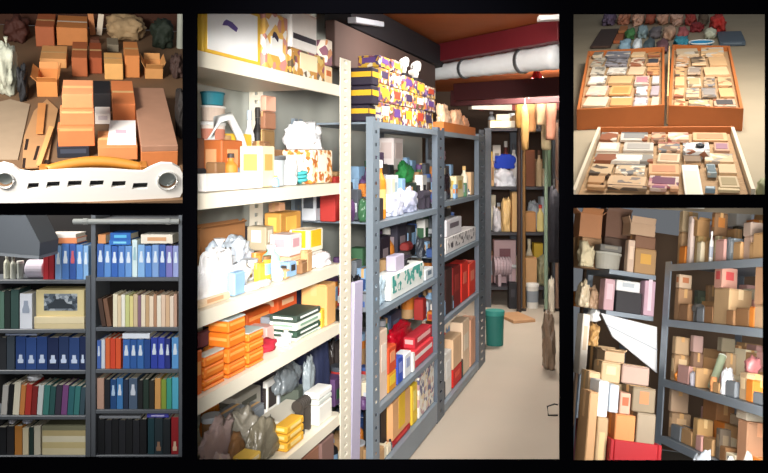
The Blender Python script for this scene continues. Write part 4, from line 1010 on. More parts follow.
# right, third row
yb = R_ROWS[2]
row('third row of the right bookcase', yb, [(96, 100, 341, '#4b6cb4', 'blue', mk), (100.3, 104, 340, '#d9dfe8', 'white'), (104.4, 109, 339, '#e06a3a', 'orange'), (109.3, 114.5, 339, '#d9482a', 'red-orange'), (114.8, 120, 339, '#e2592e', 'vermilion'), (122, 129, 340, '#3a6cb4', 'blue', mk), (129.3, 136, 340, '#2a5aa0', 'blue', mk),
     (136.3, 143, 340, '#3468ac', 'mid blue', mk), (143.3, 149.5, 340, '#20488c', 'dark blue'), (150, 157, 338, '#2a3fa4', 'royal blue', mk), (157.3, 164, 338, '#3546b0', 'indigo', mk), (164.3, 169.5, 339, '#22307c', 'navy', mk), (171, 177.8, 338, '#5c9cd6', 'light blue', mk)], 'books in the third right row')
o = book(121.5, 149, 339.5, 334.5, '#e6ecf6', 'white flat booklet lying on blue books in third row of right bookcase', None, flat=True, z=bz(339.4) + .0012, name='booklet')
# right, fourth row
yb = R_ROWS[3]
row('fourth row of the right bookcase', yb, [(96, 103, 379, '#c9a08a', 'dusty peach'), (103.4, 109, 380, '#1d2026', 'black'), (109.4, 115.5, 380, '#1f4a80', 'blue', '#b8d4ee'), (115.8, 122, 379, '#3f7cb8', 'mid blue', mk), (122.4, 127.5, 380, '#22304a', 'navy'), (128, 136.5, 379, '#4d6078', 'slate blue', '#d8dee8'), (137, 142, 381, '#1a1c1c', 'black'),
     (142.4, 148, 380, '#23362c', 'dark green'), (148.4, 153.5, 381, '#2c2a22', 'charcoal'), (154, 160, 379, '#d9a05a', 'orange-tan'), (160.4, 165.5, 380, '#8aa03a', 'olive green'), (165.8, 171, 379, '#3fa08a', 'teal green'), (171.4, 177.8, 378, '#56b4d0', 'cyan')], 'books in the fourth right row')
# right, fifth row
yb = R_ROWS[4]; x = 97.0; sp = []
for i in range(7):
    sp.append((x, x + 6.8, 420 + (i % 2), ['#191a1d', '#24252a'][i % 2], ['black', 'charcoal'][i % 2])); x += 7.0
sp += [(147, 153.5, 419, '#1c4048', 'dark teal'), (153.8, 162, 419, '#27363c', 'slate', '#a07a60'), (162.3, 169.5, 420, '#20262a', 'grey-black'), (170.5, 177.8, 418, '#a32026', 'red', '#e8c8a8')]
row('bottom row of the right bookcase', yb, sp, 'binders in the bottom right row', markh=(.1, .35))
o = book(146, 168, 418.6, 414.8, '#4a4ab0', 'indigo booklet lying on the bottom row of the right bookcase', None, flat=True, z=bz(418.6) + .0012, name='booklet', mark='#c9c4ee')
book(98, 140, 419.6, 417.2, '#8a8d92', 'grey folder lying across the black binders', None, flat=True, z=bz(419.5) + .0012, name='folder', cat='folder')
# grey duct hanging in the corner
kd = 3.5 / FP
t = thing('vent_duct', 'grey sheet metal duct end hanging in the corner above the bookcase', 'duct', Matrix.Translation((0, 3.5, 1.6)))
bm = bmesh.new(); prism(bm, [((a - CX) * kd, (CY - b) * kd) for a, b in [(-20, 208), (22, 208), (40, 243), (39, 256), (-20, 251)]], 0, .2); link('duct_body', bm, mat('#5f6367', .6, .12, 4), t)
bm = bmesh.new(); prism(bm, [((a - CX) * kd, (CY - b) * kd) for a, b in [(-20, 251.2), (39.2, 256.2), (39, 259), (-20, 254)]], -.004, .2); link('rim', bm, mat('#8a8d90', .4), t)

t = thing('pipe', 'pale grey pipe running across the top of the right bookcase', 'pipe', B.T(bxp(128), -.03, bz(221)))
bm = bmesh.new(); tube(bm, [(bxp(76) - bxp(128), 0, 0), (bxp(181) - bxp(128), 0, 0)], .0145, 12); link('tube', bm, mat('#8f918c', .5, .1, 5), t)
for px in (88, 170):
    bm = bmesh.new(); tube(bm, [(bxp(px) - bxp(128) - .012, 0, 0), (bxp(px) - bxp(128) + .012, 0, 0)], .0175, 12); link('clamp', bm, '#8b8d88', t)
# ================================================================== raked room with the car grille and cartons
def raked(pc, xv, yh, base, Y):
    p = Vector((pc[0] - CX, FP, CY - pc[1])); a = Vector((xv - CX, FP, CY - yh)); X = Vector((1, 0, 0))
    r = n3(X - (X.dot(a) / p.dot(a)) * p); a = n3(a); b = r.cross(a)
    return Room(CAM + ray(*base) * Y, r, a, b)
T_ = raked((91, 108), 91, -200, (91, 203), 5.5)
def fi(*a, **k): return floor_item(T_, *a, **k)
yb_ = T_.hit(91, 34, 2, 0).y
bm = bmesh.new(); xr_ = T_.sx(186, 0, 0); xr2 = T_.sx(186, yb_ + .3, 0)
pts = [(-1.9, -.02), (xr_, -.02), (xr2, yb_ + .3), (-3.2, yb_ + .3)]
a = [bm.verts.new((x, y, -.04)) for x, y in pts]; b = [bm.verts.new((x, y, 0)) for x, y in pts]
bm.faces.new(list(reversed(a))); bm.faces.new(b)
for i in range(4): bm.faces.new((a[i], a[(i+1) % 4], b[(i+1) % 4], b[i]))
struct('floor_2', bm, mat('#75593f', .85, .2, 2.5), T_.M)
bm = bmesh.new(); bx(bm, -3.2, T_.sx(186, yb_ + .32, 0), yb_ + .31, yb_ + .36, 0, 2.2); struct('wall_end', bm, mat('#4a2a1c', .9, .3, 2), T_.M)

# white front grille panel with two lamp openings
yg = 0.02
def gp(px, py): q = T_.hit(px, py, 1, yg); return (q.x, q.z)
t = thing('car_grille', 'white car front grille panel with slots and two lamp openings, lying before cartons', 'car part', T_.M @ Matrix.Translation((0, yg, 0)))
out = [(-6, 203.4), (-6, 166), (4, 163.5), (13, 166), (20, 171.5), (32, 173), (50, 171.5), (70, 170.3), (91, 169.8), (112, 170.3), (130, 171.5), (143, 172), (152, 167), (161, 163.5), (172, 164), (180, 168.5), (184, 177), (184.5, 188), (180, 197), (170, 201.5), (150, 203.3), (91, 203.4)]
loops = [out]
slots = [(27, 39, 186), (46, 60, 184.7), (67, 82, 183.8), (89, 104, 183.6), (111, 126, 184.2), (132, 148, 186)]
for a, b, y in slots: loops.append([(a, y + 3.2), (a + 1.5, y - 2.8), (b, y - 3.2), (b - 1, y + 2.8)])
lamps = [(5, 180, 9.5, 8.5), (167.5, 180.5, 10.5, 9.5)]
for cx, cy, rx, ry in lamps: loops.append([(cx + rx * math.cos(2*PI*i/24), cy + ry * math.sin(2*PI*i/24)) for i in range(24)])
bm = bmesh.new(); es = []
for lp in loops:
    vs = [bm.verts.new((gp(x, y)[0], 0, max(.0, gp(x, y)[1]))) for x, y in lp]
    es += [bm.edges.new((vs[i], vs[(i+1) % len(vs)])) for i in range(len(vs))]
bmesh.ops.triangle_fill(bm, use_beauty=True, use_dissolve=False, edges=es)
r = bmesh.ops.extrude_face_region(bm, geom=list(bm.faces))
for v in r['geom']:
    if isinstance(v, bmesh.types.BMVert): v.co.y += .035
link('grille_panel', bm, mat('#f7f4ee', .3, .03, 3, coat=.4), t)
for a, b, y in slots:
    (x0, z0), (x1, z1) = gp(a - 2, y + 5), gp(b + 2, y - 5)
    bm = bmesh.new(); bx(bm, x0, x1, .036, .044, z0, z1); link('slot_shade', bm, mat('#141416', .9), t)  # black sheet behind each open slot stands in for shade
for cx, cy, rx, ry in lamps:
    c = gp(cx, cy); R1 = (gp(cx + rx, cy)[0] - c[0]); Rz = gp(cx, cy - ry)[1] - c[1]
    bm = bmesh.new(); tube(bm, [(c[0] + R1*.93*math.cos(2*PI*i/28), -.006, c[1] + Rz*.93*math.sin(2*PI*i/28)) for i in range(29)], R1*.11, 7); link('lamp_ring', bm, mat('#dcdcd8', .25, metal=.3), t, smooth=True)
    bm = bmesh.new(); M = Matrix.Translation((c[0], .05, c[1])) @ Matrix.Rotation(PI/2, 4, 'X') @ Matrix.Diagonal((1, Rz/R1, 1, 1))
    lathe(bm, [(R1*.9, 0), (R1*.86, .004), (R1*.5, -.012), (R1*.1, -.018)], 24, M); link('lamp_bowl', bm, mat('#848c8c', .25, .3, 12, metal=.3), t)

OC, TC, LC, PC = '#d98742', '#c98a52', '#e8a868', '#a87e66'
# orange bar lying behind the grille
p0 = T_.hit(48, 168, 2, .012); p1 = T_.hit(141, 168, 2, .012)
t = thing('bumper_bar', 'orange painted bar lying behind the white grille panel', 'bar', T_.T((p0.x+p1.x)/2, .2, .15))
w_ = p1.x - p0.x; bm = bmesh.new(); N = 14
tube(bm, [(-w_/2 + w_*i/N, .06*math.sin(PI*i/N), .05 + .035*math.sin(PI*i/N)) for i in range(N+1)], [.034 + .012*math.sin(PI*i/N) for i in range(N+1)], 10); link('bar', bm, mat('#bd7c2c', .5), t, smooth=True)
for s in (-1, 1):
    bm = bmesh.new(); bx(bm, s*w_/2-.03, s*w_/2+.03, -.05, .05, -.149, .085, .006); link('end_bracket', bm, mat('#a8692a', .5), t)
# near row of cartons
fi('box', 57, 90, 158, 147, 141.5, '#242833', 'black crate supporting the layered orange carton', name='crate', cat='crate', lab=('#3f4656', .8, .4))
q = fi('box', 101, 133, 164, 160.5, 159, '#35231a', 'low dark board under the carton with white paper', name='board', cat='board', mind=.3)
q = floor_item(T_, 'carton', 98, 138, 160.5, 147, 131, '#d48e5a', 'orange carton carrying a white paper sheet, near the grille', z=drop(q))
t = thing('paper_sheet', 'white paper sheet with faint print lying on the orange carton', 'paper', T_.M @ Matrix.Translation((0, 0, 0)))
zt = drop(q) + .0022; c4 = [T_.hit(x, y, 2, zt) for x, y in [(107, 145), (136, 145), (135.5, 120.5), (110, 120.5)]]
bm = bmesh.new(); v1 = [bm.verts.new(c) for c in c4]; v2 = [bm.verts.new(c + Vector((0, 0, .002))) for c in c4]
bm.faces.new(list(reversed(v1))); bm.faces.new(v2)
for i in range(4): bm.faces.new((v1[i], v1[(i+1) % 4], v2[(i+1) % 4], v2[i]))
link('sheet', bm, mat('#f8f4f0', .6, .03), t)
bm = bmesh.new(); bx(bm, (c4[0].x+c4[1].x)/2-.04, (c4[0].x+c4[1].x)/2+.05, c4[0].y*.5+c4[2].y*.5-.03, c4[0].y*.5+c4[2].y*.5+.05, zt+.0022, zt+.003); link('print_block', bm, '#d9b8c8', t)
fi('box', 141, 178, 166.5, 146, 88, '#c97a45', 'long carton with pinkish brown lid, standing at the right side', lid=PC, lidf=.72)
# layered orange carton: three trays nested on the crate
def stackbox(kind, x0, x1, y, z, ytop, ybk, col, label, **k):
    xa, xb = T_.sx(x0, y, z), T_.sx(x1, y, z); x = (xa+xb)/2; h = T_.sz(x, y, ytop) - z
    dp = max(.1, T_.sy(x, z + h, ybk) - y)
    return make(kind, T_, x, y + dp/2, z + .0015, xb - xa, dp, h - .002, col, label, **k)

ly = T_.hit(74, 158, 2, 0).y; cz = T_.sz(T_.sx(74, ly, 0), ly, 147) + .003
q = stackbox('box', 58.5, 95, ly, cz, 128, 122, '#cf7c4c', 'lowest and widest orange box of the three stacked on the dark crate', lab=('#e8a468', .9, .12, .9))
q = stackbox('box', 60.5, 94.5, ly + .06, drop(q), 111, 105, '#d18456', 'middle orange box of the three stacked on the dark crate', lab=('#eab078', .9, .12, .9))
q = stackbox('carton', 62.5, 93.5, ly + .12, drop(q), 94, 80, '#d68e60', 'topmost orange carton of the three stacked on the dark crate')
# second row
fi('box', 95, 111, 124.5, 114, 107, '#e6e0da', 'low white box in front of the black box between orange cartons', lab=('#c9c0c4', .6, .4))
fi('box', 93.5, 111.5, 112, 94, 81, '#1b1c20', 'black box between the layered stack and the tall orange carton')
fi('carton', 113, 136, 130, 104, 81, '#d27a46', 'tall orange carton behind the white paper sheet')
fi('open', 37, 58, 97, 82, 69, '#d98f4e', 'open orange carton with raised flaps left of the layered stack', flap=.4, ang=30)
fi('carton', 40, 67, 68.5, 59, 46, LC, 'pale orange carton behind the open carton with raised flaps')
fi('carton', 72, 88, 77, 58, 42, '#b5653a', 'rust brown tall carton behind the layered stack')
fi('carton', 89.5, 102.5, 74, 58, 43, '#a4532f', 'dark rust carton between rust brown and pale cartons')
fi('carton', 104.5, 123.5, 80, 64, 53, '#efb56c', 'pale yellow-orange carton in the second row')
fi('carton', 125, 140, 78, 56, 42, '#d98a4c', 'tall tan-orange carton next to pale yellow-orange carton')
fi('open', 145, 163, 79, 69, 60, '#d69a5c', 'open tan carton at the right side of the second row', flap=.45, ang=25)
fi('box', 107, 119, 52, 45, 38, '#8b7f6a', 'small grey-brown box behind the pale yellow-orange carton')
# back row
fi('carton', 36, 55, 47, 27, 14, '#b5643c', 'rusty carton in the back row beside the red-brown one')
fi('carton', 57, 88, 46, 28, 16, '#d88a4c', 'wide orange carton in the back row with white tape', tape='#f0e0c8')
fi('box', 90, 100, 46, 40, 37, '#6a3a24', 'small brown box at foot of the leaning slats in back row')
q = T_.hit(125, 41, 2, 0)
fi('bag', 106, 148, 43, 20, 12, '#b89a72', 'beige tarp bundle heaped in the back row', name='tarp_bundle', cat='tarp', seed=301, dp=.55, rough=.35)
fi('bag', 2, 30, 44, 18, 12, '#4a241a', 'dark reddish brown sack in the back corner', seed=302, dp=.5, name='sack', cat='sack')
for i, (xa, xb, co, lb) in enumerate([(90, 95, '#d48e5a', 'orange slat leaning against the back row cartons'), (95, 101, '#f0e2cc', 'white slat leaning beside the orange slat')]):
    a0 = T_.hit(xa + 4, 35, 2, 0); x = a0.x; z1 = T_.sz(x, a0.y + .05, 13)
    t = thing('slat', lb, 'slat', T_.T(T_.sx(93 + 6*i, a0.y, 0), a0.y, .002)); bm = bmesh.new(); bx(bm, -.035, .035, -.012, .012, 0, z1, .003, Matrix.Rotation(.12 if i else -.08, 4, 'Y')); link('board', bm, co, t)
# left side
fi('bag', -8, 18, 99, 52, 44, '#c3c6b4', 'grey-green clear plastic sack standing against the left side', seed=303, dp=.6, rough=.3, knot=True, name='plastic_sack', cat='sack')
fi('bag', 15, 28, 104, 70, 62, '#25262a', 'black sack beside the grey-green plastic sack', seed=304, dp=.4, name='sack', cat='sack')
def flat(name, pts, z, th, col, label, cat, slots=()):
    t = thing(name, label, cat, T_.M.copy()); bm = bmesh.new()
    P_ = [T_.hit(x, y, 2, z) for x, y in pts]
    a = [bm.verts.new(p) for p in P_]; b = [bm.verts.new(p + Vector((0, 0, th))) for p in P_]
    bm.faces.new(list(reversed(a))); bm.faces.new(b); n = len(pts)
    for i in range(n): bm.faces.new((a[i], a[(i+1) % n], b[(i+1) % n], b[i]))
    link('sheet', bm, col, t)
    for s in slots:
        bm = bmesh.new(); P2 = [T_.hit(x, y, 2, z + th) for x, y in s]; bm.faces.new([bm.verts.new(p + Vector((0, 0, .001))) for p in P2]); link('slot', bm, '#2a1c16', t)
    return t
flat('cardboard_sheet', [(-6, 160), (18, 160), (30, 105), (10, 100), (-6, 104)], .002, .01, mat('#a18c74', .85, .2, 4), 'greyish flattened cardboard lying on the floor at the left side', 'cardboard')
flat('cardboard_sheet', [(22, 169), (47, 168), (52, 140), (58, 110), (47, 100), (34, 112), (24, 138)], .02, .012, mat('#b3875c', .8, .2, 4), 'tan die-cut cardboard with dark slots lying by the layered stack', 'cardboard',
     [[(24, 150), (27, 150), (29, 139), (26, 139)], [(33, 160), (36, 160), (40, 146), (37, 146)], [(42, 168), (48, 166), (50, 160), (45, 160)], [(22, 168), (25, 168), (26, 158), (23, 158)]])
flat('cardboard_strip', [(36, 166), (41, 166), (54, 128), (49, 127)], .05, .012, mat('#d6a266', .8, .2, 4), 'narrow orange-tan cardboard strip on the die-cut cardboard', 'cardboard')
flat('cardboard_strip', [(36, 134), (43, 134), (46, 104), (38, 104)], .05, .012, mat('#c8854a', .8, .2, 4), 'short orange cardboard strip beside open carton with flaps', 'cardboard')
# dark side
fi('bag', 176, 188, 140, 92, 84, '#1d1714', 'black-brown sack standing beside the long pinkish carton', seed=305, dp=.3, name='sack', cat='sack', rough=.25)
fi('bag', 150, 176, 50, 22, 12, '#1f2a1e', 'dark green sack in the back row at the right side', seed=306, dp=.4, name='sack', cat='sack')
fi('bag', 170, 186, 80, 58, 48, '#4a3630', 'brown sack between the dark green and black-brown sacks', seed=307, dp=.35, name='sack', cat='sack')
a0 = T_.hit(180, 48, 2, 0)
t = thing('pole', 'pale grey pole standing in the dark back corner', 'pole', T_.T(a0.x, a0.y, .001)); bm = bmesh.new(); lathe(bm, [(.045, 0), (.04, 1.1)], 12); link('shaft', bm, '#b9bdb0', t)
bm = bmesh.new(); lathe(bm, [(.055, 1.1), (.055, 1.14)], 12); link('cap', bm, '#8a8d84', t)
# ================================================================== raked room with the trays of packets
R_ = raked((661, 104), 683, -100, (661, 195), 2.9)
def fr(*a, **k): return floor_item(R_, *a, **k)
bm = bmesh.new(); x0, x1 = R_.sx(569, 0, 0), R_.sx(800, 0, 0); yfar = R_.hit(661, 6, 2, 0).y
pts = [(x0, -.06), (x1, -.06), (R_.sx(820, yfar, 0), yfar), (R_.sx(569, yfar, 0), yfar)]
a = [bm.verts.new((x, y, -.04)) for x, y in pts]; b = [bm.verts.new((x, y, 0)) for x, y in pts]
bm.faces.new(list(reversed(a))); bm.faces.new(b)
for i in range(4): bm.faces.new((a[i], a[(i+1) % 4], b[(i+1) % 4], b[i]))
struct('floor_3', bm, mat('#a89b84', .85, .16, 2.2), R_.M)
bm = bmesh.new(); bx(bm, R_.sx(569, yfar, 0), R_.sx(820, yfar, 0), yfar + .01, yfar + .05, -.04, .7); struct('wall_end', bm, mat('#8a8468', .9), R_.M)
COR = mat('#b8682f', .6, .14, 8); PKT = ['#d9c3a0', '#cfae84', '#e6dcc8', '#b8b0a4', '#d6a878', '#c9b9a6', '#e0cdb4']

TQ = []
def tray(quad, hgt_px, label, col=COR, side=None, ybt=None):
    """quad: near-left, near-right, far-right, far-left floor points in the photo; four real walls"""
    t = thing('cardboard_tray', label, 'tray', R_.M.copy())
    P_ = [R_.hit(x, y, 2, .002) for x, y in quad]
    h = R_.sz(P_[0].x, P_[0].y, quad[0][1] - hgt_px)
    bm = bmesh.new(); a = [bm.verts.new(p) for p in P_]; b = [bm.verts.new(p + Vector((0, 0, .008))) for p in P_]
    bm.faces.new(list(reversed(a))); bm.faces.new(b)
    for i in range(4): bm.faces.new((a[i], a[(i+1) % 4], b[(i+1) % 4], b[i]))
    link('bottom', bm, col, t)
    ins = [p.lerp((P_[0]+P_[1]+P_[2]+P_[3])/4, .06) for p in P_]; bm = bmesh.new()
    a = [bm.verts.new(p + Vector((0, 0, .0085))) for p in ins]; b = [bm.verts.new(p + Vector((0, 0, max(.015, h - .032)))) for p in ins]
    bm.faces.new(list(reversed(a))); bm.faces.new(b)
    for i in range(4): bm.faces.new((a[i], a[(i+1) % 4], b[(i+1) % 4], b[i]))
    link('gap_filler', bm, mat('#b08e68', .8, .25, 14, bump=.5), t)  # tan block added so gaps between packets don't go dark
    for i, nm in enumerate(('front_wall', 'side_wall', 'back_wall', 'side_wall')):
        p, q = P_[i], P_[(i+1) % 4]; d = (q - p).normalized(); n = Vector((-d.y, d.x, 0)) * .014
        bm = bmesh.new(); base = [p, q, q + n - d*.0, p + n]
        lo = [bm.verts.new(v + Vector((0, 0, .0085))) for v in base]; hi = [bm.verts.new(v + Vector((0, 0, h * (.42 if side and i == 0 else 1)))) for v in base]
        bm.faces.new(list(reversed(lo))); bm.faces.new(hi)
        for k in range(4): bm.faces.new((lo[k], lo[(k+1) % 4], hi[(k+1) % 4], hi[k]))
        link(nm, bm, (side if side and nm == 'side_wall' else col), t)
    TQ.append(P_); return t, h
WHR = mat('#eadcc2', .5, .08, 6)
tB, hB = tray([(577, 130), (664, 126), (664, 62), (588, 66)], 20, 'orange cardboard tray of flat packets at rear left, behind the front tray')
tC, hC = tray([(668, 127), (742, 131), (729, 62), (672, 60)], 21, 'orange cardboard tray with tan flap at rear right, behind the front tray')
tA, hA = tray([(572.5, 207.5), (754, 207.5), (733, 141), (598, 141)], 17, 'big front cardboard tray with white side rails full of packets', side=WHR)

TB = [None]
def pmat(col):
    if not isinstance(col, str): return col
    if rnd.random() < .35: return asmat(dim(col))
    return prn(dim(col), dim(col, .62), dim(col, 1.0), rnd.choice(['#7a7a7c', '#965a3c', '#c9bfb0', '#5a4a3c']), scale=rnd.choice([14, 22, 34]))
def dim(c, f=1.0):
    if not isinstance(c, str): return c
    c = c.strip('#'); return '#' + ''.join('%02x' % int(int(c[i:i+2], 16) * f) for i in (0, 2, 4))
def packet(x0, x1, yn, yf, col, label, z, h=.018, rz=0.0, name='packet', cat='packet', win=None, strip=None, group=None):
    """flat packet lying at height z: near edge row yn, far edge row yf"""
    x0 += rnd.uniform(-.3, 1.2); x1 -= rnd.uniform(-.3, 1.2); yn -= rnd.uniform(0, 1.2); rz = rz or rnd.uniform(-.07, .07); h = h * rnd.uniform(.45, 1.1) if h < .03 else h
    p = R_.hit((x0+x1)/2, yn, 2, z + h); y = p.y; q = R_.sy(p.x, z + h, yf)
    xa, xb = R_.sx(x0, y, z + h), R_.sx(x1, y, z + h)
    if TB[0]:
        P_ = TB[0]; f = lambda a, b, v: a.x + (b.x - a.x) * (v - a.y) / (b.y - a.y)
        y = max(y, max(P_[0].y, P_[1].y) + .022); q = min(q, min(P_[2].y, P_[3].y) - .022); m = .024; rz *= .5
        xa = max(xa, f(P_[0], P_[3], y) + m, f(P_[0], P_[3], q) + m); xb = min(xb, f(P_[1], P_[2], y) - m, f(P_[1], P_[2], q) - m)
    w = (xb - xa - .004) * .97; d = max(.03, (q - y - .004) * .96)
    t = thing(name, label, cat, R_.T((xa+xb)/2, (y+q)/2, z, rz), group)
    bm = bmesh.new(); bx(bm, -w/2, w/2, -d/2, d/2, 0, h, .002); link('packet_body', bm, pmat(col) if name == 'packet' else asmat(col), t)
    if win:
        bm = bmesh.new(); bx(bm, -w*.38, w*.38, -d*.32, d*.32, h, h + .0015); link('window_panel', bm, dim(win), t)
    if strip:
        bm = bmesh.new(); bx(bm, -w/2+.002, w/2-.002, d*.34, d*.46, h, h + .0015); link('header_strip', bm, dim(strip, .85), t)
    t['_t'] = z + h; return t
def base_z(h, k): return .012 + k
# filling boards: each tray is filled with packets lying in layers
def layer(tr, h, xs0, xs1, rows, who, dz):
    k = 0; TB[0] = TQ[[tB, tC, tA].index(tr)]
    for ri, (yn, yf, cells) in enumerate(rows):
        for ci, c in enumerate(cells):
            x0, x1, col, words = c[:4]; kw = c[4] if len(c) > 4 else {}
            packet(x0, x1, yn - .4, yf + .4, col, f'{words} {who}', h - dz, h=kw.pop('h', .02), **kw); k += 1
    TB[0] = None
CLR = mat('#d8d2c8', .2, .2, 14, coat=.5)
layer(tA, hA, 0, 0, [
    (206, 188.5, [(580, 601, '#c99a6a', 'tan packet at front left corner of'), (602, 646, '#d9b48c', 'long tan packet with dark bar in', dict(strip='#5a3a3c', win='#c7a07a')), (647, 667, prn('#c9a090', '#7a4a6a', '#d9c0b0'), 'purple and pink packet at the front of', dict(win='#8a4a6e')), (668, 680, '#cf9a70', 'small orange-tan packet at the front of'), (706, 718, '#7d8f98', 'grey-blue packet beside white booklet in', dict(win='#b8c6cc')), (719, 744, '#d9c094', 'pale tan packet at front right corner of', dict(strip='#b9a070'))]),
    (188, 175, [(584, 604, '#d0a070', 'tan packet second from front at left side of'), (605, 646, '#dcb890', 'long tan packet with squiggle cord window, in front half of', dict(win=prn('#d8b48c', '#8a7a70', '#d8b48c', '#c9b8a4', scale=40))), (647, 680, prn('#d3a890', '#6a3050', '#c07a80', '#d9c4b4', scale=30), 'packet with round purple print in front half of', dict(win='#6d2a4c')), (719, 741, '#cbb28a', 'olive tan packet at right side of', dict(win='#a08a5c'))]),
    (174.5, 163, [(588, 612, '#d8b890', 'sand packet third from front at left side of'), (613, 645, prn('#d9bc98', '#7d7a78', '#e8dcc8', scale=40), 'packet with grey squiggle at third row of', dict(strip='#8a8580')), (646, 680, '#d9a878', 'orange-tan packet in third row of', dict(win='#c98a60')), (706, 717, '#92a2a6', 'grey packet in third row of', dict(win='#5c6e76')), (718, 738, '#d6b48a', 'tan packet in third row at right side of')]),
    (162.5, 152.5, [(592, 655, '#f0e8da', 'long white glossy packet across fourth row of', dict(strip='#d9c8b0')), (656, 681, '#d8c0a0', 'sand packet in fourth row of', dict(win='#c09a78')), (682, 703, '#dcb48c', 'light tan packet in fourth row of'), (704, 735, prn('#d9b890', '#a89a8c', '#e4d8c4', scale=30), 'mottled packet in fourth row of')]),
    (152, 141.5, [(594, 620, '#d6c6b4', 'greyish packet in fifth row of', dict(win='#e8e0d6')), (621, 655, '#c7beb2', 'pale grey packet in fifth row of', dict(win='#a59f98')), (656, 681, '#dab292', 'pinkish tan packet in fifth row of', dict(strip='#c47a6a')), (682, 712, '#efece8', 'white box with black dot lens in fifth row of', dict(h=.04, win='#dcdad8')), (713, 732, '#c49a80', 'dusky packet in fifth row of', dict(win='#9a7080'))]),
    (141, 131.5, [(597, 618, '#ddd2c2', 'pale packet at the far row of'), (619, 648, '#d8d0c4', 'clear packet with dark tool strip at the far row of', dict(strip='#7c7a78', win='#8d8b88')), (649, 666, '#dba888', 'salmon packet at the far row of'), (667, 690, prn('#dcb89c', '#c07868', '#e9d8c4', scale=30), 'pink printed packet at the far row of'), (691, 729, '#d2a87c', 'wide tan packet at the far row of', dict(win='#b98a64'))]),
], 'the big front tray', .022)
zA = hA + .001
packet(682, 704, 204, 164, '#f6f0e2', 'white booklet lying on packets in the big front tray', hA - .022, h=.025, name='booklet', cat='booklet', win='#efe4cc')
p = R_.hit(700, 147, 2, hA + .02)
t = thing('lens', 'black round lens on the white box in the big front tray', 'lens', R_.T(p.x, p.y, hA - .022 + .0425)); bm = bmesh.new(); lathe(bm, [(.018, 0), (.018, .012), (.011, .014)], 18); link('barrel', bm, '#17171a', t)
bm = bmesh.new(); lathe(bm, [(.01, .0142), (.008, .016)], 14); link('glass', bm, mat('#3a4a58', .08), t)
layer(tB, hB, 0, 0, [
    (107, 96, [(582, 606, '#d8c4aa', 'pale packet at near left corner of'), (607, 631, '#d29a62', 'orange-tan packet at near edge of', dict(strip='#e8dcc8')), (632, 648, '#b5a5a8', 'lilac grey packet at near edge of', dict(win='#cfc8cc')), (649, 662, '#cdb9a0', 'sand packet at near right corner of')]),
    (95.5, 85, [(584, 606, prn('#d9c9b0', '#e8b8a8', '#c8c4bc', scale=30), 'pinkish mottled packet in second row of'), (607, 632, '#d8a468', 'orange packet in second row of', dict(win='#c98e50')), (633, 648, '#c4c2c0', 'silver packet in second row of', dict(win='#e6e6e6')), (649, 663, '#a89aa0', 'mauve grey packet in second row of')]),
    (84.5, 75, [(586, 605, '#e2d8c8', 'white-tan packet in third row of', dict(win='#f2ece2')), (606, 632, '#cfa878', 'tan packet in third row of'), (633, 650, '#d6b0a0', 'salmon grey packet in third row of', dict(win='#b8808a')), (651, 664, '#b8b4b0', 'grey packet in third row of', dict(win='#d8d8d8'))]),
    (74.5, 66, [(588, 604, '#c9bfae', 'beige packet in fourth row of'), (605, 626, '#dfd8cc', 'white slim packet in fourth row of', dict(strip='#8a8a90')), (627, 645, '#d4ba98', 'sand packet in fourth row of'), (646, 664, '#cf9a64', 'orange-brown packet in fourth row of')]),
    (65.5, 57, [(590, 602, '#b7ae9c', 'grey-beige packet in fifth row of'), (603, 628, '#8e8c94', 'dark grey packet in fifth row of', dict(strip='#55545c')), (629, 644, '#d9c0a6', 'pale tan packet in fifth row of'), (645, 664, '#d9a274', 'tan-orange packet in fifth row of', dict(win='#3a3c44'))]),
    (56.5, 49, [(592, 603, '#c8bca4', 'beige packet at far edge of'), (604, 630, '#75757e', 'charcoal packet at far edge of', dict(strip='#a8a8b0')), (631, 646, '#d8b88e', 'tan packet at far edge of'), (647, 664, '#d08a4a', 'orange packet at far edge of')]),
], 'the left rear tray', .022)
layer(tC, hC, 0, 0, [
    (108, 98, [(671, 686, '#e3b888', 'peach packet at near corner of'), (687, 712, '#c9a880', 'tan packet at near edge of', dict(strip='#3a3634')), (713, 738, '#bfa48a', 'brownish packet with dark label at near edge of', dict(win='#4a4544'))]),
    (97.5, 87, [(671, 685, '#e6bc8c', 'peach packet in second row of'), (686, 700, '#cdb290', 'sand packet in second row of'), (701, 718, '#a5907c', 'taupe packet in second row of', dict(win='#8d8580')), (719, 736, '#d0a070', 'orange-tan packet in second row of')]),
    (86.5, 76, [(672, 685, '#e0b080', 'tan packet in third row of'), (686, 702, '#d9bc98', 'pale tan packet in third row of', dict(win='#c4a078')), (703, 717, '#c0a484', 'taupe tan packet in third row of'), (718, 734, '#cfab80', 'sand-brown packet in third row of')]),
    (75.5, 66, [(673, 686, '#d6a878', 'tan packet in fourth row of'), (687, 703, '#b9a088', 'greyish tan packet in fourth row of', dict(win='#9a8c80')), (704, 731, '#d8b68c', 'wide sand packet in fourth row of')]),
    (65.5, 56, [(674, 690, '#c99a70', 'brown-tan packet in fifth row of'), (691, 707, '#d9b890', 'pale sand packet in fifth row of'), (708, 728, '#cda678', 'tan-brown packet in fifth row of')]),
    (55.5, 46, [(675, 700, '#c6ae8e', 'taupe sand packet at far edge of'), (701, 726, '#d5b082', 'golden tan packet at far edge of')]),
], 'the right rear tray', .022)
